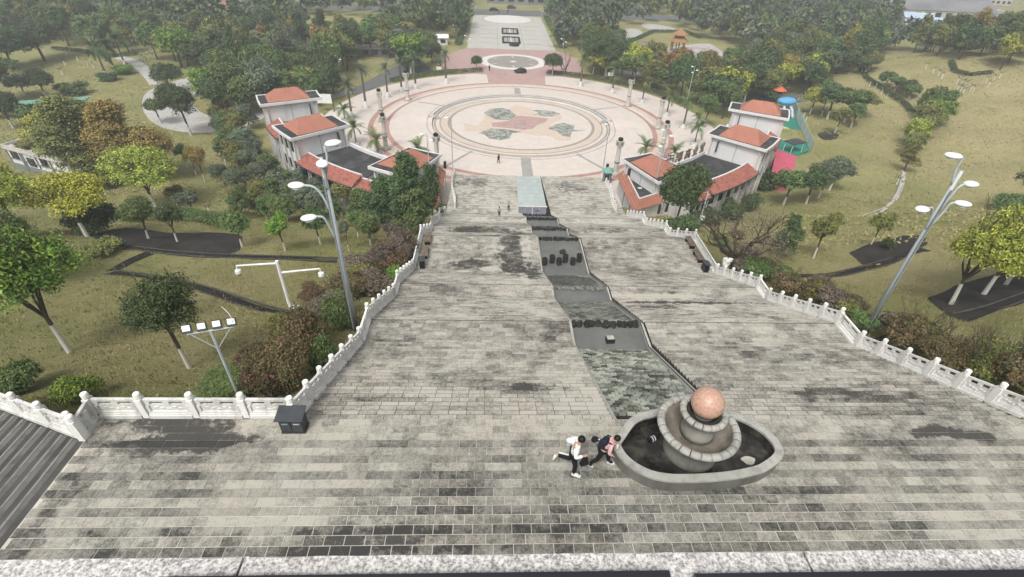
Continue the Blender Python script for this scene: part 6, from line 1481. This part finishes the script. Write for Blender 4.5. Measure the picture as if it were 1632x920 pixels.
# ------------------------------------------------------------------ people
def skin_fig(name, joints, edges, mat, parent, sub=2, root=0):
    me = bpy.data.meshes.new(name); me.from_pydata([j[:3] for j in joints], edges, []); o = link(name, me, parent)
    o.modifiers.new('skin', 'SKIN'); sl = me.skin_vertices[0].data
    for i, j in enumerate(joints): r_ = j[3]; sl[i].radius = r_ if isinstance(r_, tuple) else (r_, r_)
    for i in range(len(joints)): sl[i].use_root = i == root
    s = o.modifiers.new('sub', 'SUBSURF'); s.levels = s.render_levels = sub
    me.materials.append(mat); return o
def chain(parts):
    J, E_ = [], []
    for p_ in parts:
        st = len(J); J += p_; E_ += [(st+i, st+i+1) for i in range(len(p_)-1)]
    return J, E_
def person(label, loc, rz, s, pose, top, legs, shoe, extras=(), fingers=True):
    """pose: dict of joint -> (x fwd, y left, z up) in metres for a 1.7 m figure"""
    t = thing('person', label, 'person', loc, rz); g_ = {k: tuple(c*s for c in v) for k, v in pose.items()}
    m = lambda a, b, f: tuple(a[i]+(b[i]-a[i])*f for i in range(3))
    J = [(*g_['pelvis'], .12*s), (*m(g_['pelvis'], g_['chest'], .5), .105*s), (*g_['chest'], (.155*s, .11*s)), (*g_['neck'], .055*s), (*g_['head0'], .06*s), (*g_['head'], .092*s), (*g_['crown'], .075*s)]
    E_ = [(i, i+1) for i in range(6)]
    for sd_ in ('l', 'r'):
        i0 = len(J); J += [(*g_[sd_+'sh'], .058*s), (*g_[sd_+'el'], .042*s), (*g_[sd_+'wr'], .028*s)]; w_ = Vector(g_[sd_+'wr']); d = (w_-Vector(g_[sd_+'el'])).normalized(); pm = w_+d*.05*s
        J.append((*pm, (.036*s, .02*s))); E_ += [(2, i0), (i0, i0+1), (i0+1, i0+2), (i0+2, i0+3)]
        if fingers:
            sidev = d.cross(Vector((0, 0, 1))); sidev = sidev.normalized() if sidev.length > .1 else Vector((0, 1, 0)); dn = sidev.cross(d)
            for k in range(4):
                a = pm+sidev*(.011*(k-1.5)*2*s)+d*.02*s; l_ = (.058, .068, .064, .05)[k]*s; i1 = len(J)
                J += [(*a, .0095*s), (*(a+d*l_*.6-dn*.008*s), .0085*s), (*(a+d*l_-dn*.028*s), .007*s)]; E_ += [(i0+3, i1), (i1, i1+1), (i1+1, i1+2)]
            i1 = len(J); a = w_+d*.02*s+sidev*.03*s; J += [(*a, .011*s), (*(a+d*.035*s+sidev*.025*s), .009*s)]; E_ += [(i0+2, i1), (i1, i1+1)]
        i0 = len(J); J += [(*g_[sd_+'hp'], .085*s), (*g_[sd_+'kn'], .055*s), (*g_[sd_+'an'], .036*s), (*g_[sd_+'to'], .032*s)]; E_ += [(0, i0), (i0, i0+1), (i0+1, i0+2), (i0+2, i0+3)]
    skin_fig('body', J, E_, M['skin'], t)
    f = Vector(g_['face']); hd = Vector(g_['head']); up = (Vector(g_['crown'])-Vector(g_['head0'])).normalized(); sdv = up.cross(f).normalized()
    mb = MB(); mb.ellipsoid(hd+f*.105*s-up*.02*s, (.016*s, .014*s, .022*s), 6, 5); mb.build('nose', M['skin'], t)
    for k in (-1, 1):
        MB().ellipsoid(hd+f*.088*s+sdv*.034*s*k+up*.012*s, (.012*s,)*3, 6, 5).build('eye', M['black'], t); MB().ellipsoid(hd+sdv*.095*s*k, (.02*s, .012*s, .03*s), 6, 5).build('ear', M['skin'], t)
    MB().ellipsoid(hd+f*.088*s-up*.055*s, (.012*s, .026*s, .007*s), 6, 5).build('mouth', M['plaza_band'], t)
    MB().ellipsoid(hd-f*.022*s+up*.035*s, (.112*s, .112*s, .105*s), 14, 10).build('hair', M['hair'], t, smooth=True)
    Jt, Et = [(*g_['pelvis'], .135*s), (*m(g_['pelvis'], g_['chest'], .5), .135*s), (*g_['chest'], (.185*s, .135*s)), (*m(g_['chest'], g_['neck'], .75), .075*s)], [(0, 1), (1, 2), (2, 3)]
    for sd_ in ('l', 'r'): i0 = len(Jt); Jt += [(*g_[sd_+'sh'], .08*s), (*g_[sd_+'el'], .062*s), (*m(g_[sd_+'el'], g_[sd_+'wr'], .88), .046*s)]; Et += [(2, i0), (i0, i0+1), (i0+1, i0+2)]
    skin_fig('jacket', Jt, Et, top, t)
    Jl, El = [(*g_['pelvis'], .14*s)], []
    for sd_ in ('l', 'r'): i0 = len(Jl); Jl += [(*g_[sd_+'hp'], .105*s), (*g_[sd_+'kn'], .075*s), (*m(g_[sd_+'kn'], g_[sd_+'an'], .92), .058*s)]; El += [(0, i0), (i0, i0+1), (i0+1, i0+2)]
    skin_fig('trousers', Jl, El, legs, t)
    for sd_ in ('l', 'r'):
        a, b = Vector(g_[sd_+'an']), Vector(g_[sd_+'to']); skin_fig('shoe', [(*a, .05*s), (*(a.lerp(b, .5)), .05*s), (*b, .042*s)], [(0, 1), (1, 2)], shoe, t, 1)
        MB().box((a+b)/2-Vector((0, 0, .045*s)), ((b-a).length+.1*s, .085*s, .025*s), rot=(b-a).to_track_quat('X', 'Z').to_matrix()).build('sole', M['white_paint'], t)
    return t, g_
RUN = dict(pelvis=(0, 0, .90), chest=(.05, 0, 1.25), neck=(.09, 0, 1.43), head0=(.11, 0, 1.48), head=(.15, 0, 1.57), crown=(.17, 0, 1.65), face=(.93, -.1, -.35),
           lsh=(.06, .19, 1.37), lel=(-.16, .30, 1.18), lwr=(.02, .24, 1.02), rsh=(.06, -.19, 1.37), rel=(.05, -.30, 1.11), rwr=(.28, -.18, 1.14),
           lhp=(0, .09, .86), lkn=(-.10, .11, .47), lan=(-.50, .12, .52), lto=(-.56, .12, .36), rhp=(.01, -.09, .86), rkn=(.10, -.10, .47), ran=(.08, -.1, .09), rto=(.25, -.1, .055))
q = gz(924, 752, 22.3); sb = 1.03
pb, gb = person('boy running in a white jacket, dark trousers with a white stripe and white shoes', (q.x-.28, q.y, 22.3), -.25, sb, RUN, M['cloth_white'], M['cloth_black'], M['cloth_white'])
skin_fig('jacket_tail', [(.02, .12, 1.30, .12), (-.16, .20, 1.26, .11), (-.30, .22, 1.18, .06)], [(0, 1), (1, 2)], M['cloth_white'], pb, 1)
skin_fig('grey_lining', [(-.16, .15, 1.16, .09), (-.24, .16, 1.02, .07)], [(0, 1)], M['cloth_grey'], pb, 1)
MB().tube([(-.02, .205, .86), (-.12, .205, .52), (-.45, .19, .56)], .03, 6).build('stripe', M['cloth_white'], pb)
bg_ = thing('dark_bag', 'black bag swinging from the running boy\'s hand', 'bag', pb.matrix_world @ Vector((0, 0, 0)) if False else (q.x+.01, q.y-.23, 23.05), .3)
mb = MB(); mb.prism([(-.13, -.07), (.13, -.07), (.13, .07), (-.13, .07)], 0, .30); mb.v = [(x*(1 if z < .1 else .55), y*(1 if z < .1 else .5), z) for x, y, z in mb.v]; mb.build('bag_body', M['cloth_black'], bg_); MB().tube([(-.05, 0, .29), (0, 0, .42), (.05, 0, .29)], .012, 5).build('strap', M['cloth_black'], bg_)
LEAN = dict(pelvis=(-.06, 0, .88), chest=(.10, 0, 1.19), neck=(.20, 0, 1.35), head0=(.23, 0, 1.39), head=(.29, 0, 1.46), crown=(.34, 0, 1.53), face=(.86, 0, -.5),
            lsh=(.13, .17, 1.29), lel=(.20, .25, 1.03), lwr=(.38, .18, .92), rsh=(.12, -.17, 1.29), rel=(.08, -.26, 1.02), rwr=(.24, -.18, .82),
            lhp=(-.10, .09, .82), lkn=(.16, .10, .46), lan=(.22, .1, .09), lto=(.38, .1, .055), rhp=(-.10, -.09, .82), rkn=(-.20, -.1, .45), ran=(-.46, -.1, .14), rto=(-.34, -.1, .06))
q = gz(973, 744, 22.3); sg_ = .93
pg, gg = person('girl in a pink top leaning forward beside the fountain wall, with dark trousers', (q.x-.27, q.y+.06, 22.3), -.12, sg_, LEAN, M['cloth_pink'], M['cloth_black'], M['cloth_black'])
skin_fig('pinafore', [(-.06, 0, .80, .15), (-.01, 0, .95, .15), (.06, 0, 1.06, .13)], [(0, 1), (1, 2)], M['cloth_navy'], pg, 1)
RG = Matrix.Rotation(-.12, 3, 'Z'); bk = Vector(pg.location)+RG @ Vector((-.08, 0, 1.10))
t = thing('backpack', 'navy backpack on the back of the girl leaning by the fountain', 'backpack', bk, -.12)
o = link('pack', rock_mesh(61, M['cloth_navy'], 'pack'), t, (0, 0, .05)); o.scale = (.14, .17, .21); o.rotation_euler = (0, .35, 0)
for y in (-.13, .13): MB().tube(smooth_line([(.08, y, .22), (.24, y*1.1, .12), (.26, y, -.04), (.08, y, -.16)], 4), .022, 5).build('strap', M['cloth_navy'], t)
o = link('pouch', rock_mesh(62, M['cloth_black'], 'pouch'), t, (-.27, .10, .0)); o.scale = (.11, .09, .09); MB().tube([(-.2, .1, .03), (-.1, .05, .06)], .015, 5).build('loop', M['cloth_white'], t)
t = thing('water_bottle', 'white bottle in the hand of the girl by the fountain', 'bottle', Vector(pg.location)+RG @ Vector((.40*sg_, .15*sg_, .72)), 0); MB().lathe([(.035, 0), (.04, .02), (.04, .16), (.018, .2), (.018, .23)], 10).build('body', M['cloth_white'], t); MB().lathe([(.022, .23), (.022, .255)], 8).build('cap', M['cloth_pink'], t)
WALK = dict(pelvis=(0, 0, .92), chest=(.03, 0, 1.26), neck=(.04, 0, 1.44), head0=(.05, 0, 1.49), head=(.06, 0, 1.58), crown=(.06, 0, 1.67), face=(1, 0, -.1),
            lsh=(.03, .19, 1.38), lel=(-.10, .26, 1.12), lwr=(-.02, .25, .88), rsh=(.03, -.19, 1.38), rel=(.04, -.26, 1.10), rwr=(.20, -.22, .92),
            lhp=(0, .09, .88), lkn=(.16, .09, .50), lan=(.20, .09, .09), lto=(.36, .09, .055), rhp=(0, -.09, .88), rkn=(-.06, -.09, .48), ran=(-.26, -.09, .14), rto=(-.12, -.09, .055))
WIDE = dict(WALK, lel=(.02, .42, 1.28), lwr=(.05, .62, 1.16), rel=(.02, -.42, 1.28), rwr=(.05, -.62, 1.16))
for (u, v, s, ps, top, lg, rz, lab) in ((810.5, 336, .86, WIDE, 'cloth_grey', 'cloth_black', 1.6, 'child with arms held out walking down the lowest flight of the stairs'), (795.5, 346, .80, WALK, 'cloth_grey', 'cloth_black', 1.5, 'child in grey and black walking on the landing above the lowest flight'),
                                        ):
    q = sp(u, v); person(lab, (q.x, q.y, q.z), rz, s, ps, M[top], M[lg], M['cloth_black'], fingers=False)
q = gz(794.5, 260.5, .02); person('person in black with a pale collar standing alone on the plaza', q, 2.2, 1.0, WALK, M['cloth_black'], M['cloth_black'], M['cloth_black'], fingers=False)
for (u, v, lab) in ((780, 114, 'person in dark clothes standing left of the worn circle'), (795, 23.5, 'person far off at the left end of the avenue'), (809, 22.5, 'person far off at the middle of the avenue end')):
    q = gz(u, v, .05); person(lab, q, 1.5, 1.05, WALK, M['cloth_black'], M['cloth_navy'], M['cloth_black'], fingers=False)

# ------------------------------------------------------------------ tufts of grass on the nearer lawns
n = 520000; x = RNG.uniform(-62, 80, n); y = RNG.uniform(9, 74, n)
keep = ((x < XL-.6) | (x > XR+.6)) & ~((y < 12) & (x > -19.5) & (x < 20)) & ~((y < 11.0+.47*np.clip(-18.9-x, 0, 12)) & (x < -18)) & (np.hypot(x-PC[0], y-PC[1]) > 52)
keep &= RNG.uniform(0, 1, n) < np.clip(34/np.hypot(x+6, y+18), .12, 1)
x, y = x[keep], y[keep]; z = G(x, y); n = len(x)
def np_in(P_, x, y):
    c = np.zeros(len(x), bool)
    for i in range(len(P_)):
        a, b = P_[i], P_[i-1]
        if a[1] != b[1]: c ^= ((a[1] > y) != (b[1] > y)) & (x < (b[0]-a[0])*(y-a[1])/(b[1]-a[1])+a[0])
    return c
free = np.ones(n, bool)
for bed in ([(150, 372), (200, 364), (300, 372), (380, 374), (385, 392), (370, 404), (340, 409), (250, 400), (190, 393), (160, 388)], [(1352, 404), (1400, 386), (1460, 374), (1478, 390), (1445, 408), (1376, 424)], [(1477, 476), (1550, 448), (1640, 430), (1680, 450), (1640, 480), (1538, 514)]):
    free &= ~np_in([gp(u, v) for u, v in bed], x, y)
x, y, z = x[free], y[free], z[free]; n = len(x)
hgt = RNG.uniform(.05, .17, n)*(.6+.7*(np.sin(x*1.7+np.sin(y*1.3)*2)*np.sin(y*1.9) > 0)); a = RNG.uniform(0, 6.28, n); w_ = RNG.uniform(.012, .036, n)
lx, ly = np.cos(a), np.sin(a); bx_, by_ = RNG.normal(0, .05, n)+.02, RNG.normal(0, .05, n)-.03
V = np.stack([np.stack([x-lx*w_, y-ly*w_, z-.02], -1), np.stack([x+lx*w_, y+ly*w_, z-.02], -1), np.stack([x+lx*w_*.4+bx_, y+ly*w_*.4+by_, z+hgt], -1), np.stack([x-lx*w_*.4+bx_, y-ly*w_*.4+by_, z+hgt*.9], -1)], 1).reshape(-1, 3)
g = NG('dry_grass_blades'); p = g.pos(); k = g.math('ADD', g.math('MULTIPLY', g.noise(p, .13, 4), .9), g.math('MULTIPLY', g.math('SUBTRACT', g.rnd(), .5), .45)); k = g.math('ADD', k, g.blob(p, LAWN_DRY, .25, .05))
M['blades'] = g.done(g.mix(g.ramp(k, .2, .85), (.19, .205, .062), (.37, .325, .16)), .9)
tag(link('grass', npmesh('grass', V, np.arange(4*n).reshape(-1, 4), M['blades'])), 'dry yellow and green grass tufts on the lawns beside the stairs', 'grass', kind='stuff')

def far_tufts(name, n, xr, yr, cond, lab):
    x = RNG.uniform(*xr, n); y = RNG.uniform(*yr, n); k_ = cond(x, y) & (np.hypot(x-PC[0], y-PC[1]) > 58); x, y = x[k_], y[k_]
    clump = np.sin(x*.55+2*np.sin(y*.21))*np.sin(y*.8+1.5*np.sin(x*.3)); k_ = RNG.uniform(-1, 1, len(x)) < clump+.35; x, y = x[k_], y[k_]; n = len(x); z = G(x, y)
    a = RNG.uniform(0, 6.28, n); w_ = RNG.uniform(.06, .16, n); h = RNG.uniform(.04, .15, n); lx, ly = np.cos(a), np.sin(a); bx_, by_ = RNG.normal(0, .14, n), RNG.normal(0, .14, n)
    V = np.stack([np.stack([x-lx*w_, y-ly*w_, z-.03], -1), np.stack([x+lx*w_, y+ly*w_, z-.03], -1), np.stack([x+lx*w_*.5+bx_, y+ly*w_*.5+by_, z+h], -1), np.stack([x-lx*w_*.5+bx_, y-ly*w_*.5+by_, z+h*.9], -1)], 1).reshape(-1, 3)
    tag(link(name, npmesh(name, V, np.arange(4*n).reshape(-1, 4), M['blades'])), lab, 'grass', kind='stuff')
far_tufts('grass', 150000, (24, 165), (40, 165), lambda x, y: x > 20, 'coarse dry grass tufts over the right hill')
far_tufts('grass', 90000, (-130, -20), (60, 150), lambda x, y: x < -20, 'coarse grass tufts over the left slopes')

# ------------------------------------------------------------------ labels for repeats: tell each one apart by its place in its group
ORD = ['nearest', 'second nearest', 'third nearest', 'fourth nearest', 'fifth nearest', 'sixth nearest', 'seventh nearest', 'eighth nearest', 'ninth nearest', 'tenth nearest', 'eleventh nearest', 'twelfth nearest', 'thirteenth nearest', 'fourteenth nearest', 'fifteenth nearest', 'sixteenth nearest', 'seventeenth nearest', 'eighteenth nearest', 'nineteenth nearest', 'twentieth nearest', 'twenty-first nearest', 'twenty-second nearest', 'twenty-third nearest', 'twenty-fourth nearest', 'twenty-fifth nearest', 'twenty-sixth nearest']
from collections import defaultdict
bylab = defaultdict(list)
for o in COL.objects:
    if o.parent is None and o.get('label'): bylab[o['label']].append(o)
for lab, os_ in bylab.items():
    if 1 < len(os_) <= 26:
        os_.sort(key=lambda o: o.location.y)
        for i, o in enumerate(os_): o['label'] = '%s, %s' % (lab, ORD[i] if i < len(os_)-1 else 'farthest')

# ------------------------------------------------------------------ light haze over the valley
mb = MB(); mb.box((0, 0, 19.0), (3500, 3500, 42.4))
hz = mb.build('haze', [], None) if False else link('haze', None)
me = bpy.data.meshes.new('haze'); me.from_pydata(mb.v, [], mb.f); bpy.data.objects.remove(hz); hz = link('haze', me)
hm = bpy.data.materials.new('haze'); hm.use_nodes = True; hm.node_tree.nodes.clear()
ho = hm.node_tree.nodes.new('ShaderNodeOutputMaterial'); hv = hm.node_tree.nodes.new('ShaderNodeVolumePrincipled')
hv.inputs['Color'].default_value = (.90, .94, .97, 1); hv.inputs['Density'].default_value = .00105; hv.inputs['Anisotropy'].default_value = .2
hm.node_tree.links.new(hv.outputs[0], ho.inputs['Volume']); me.materials.append(hm); tag(hz, kind='stuff')
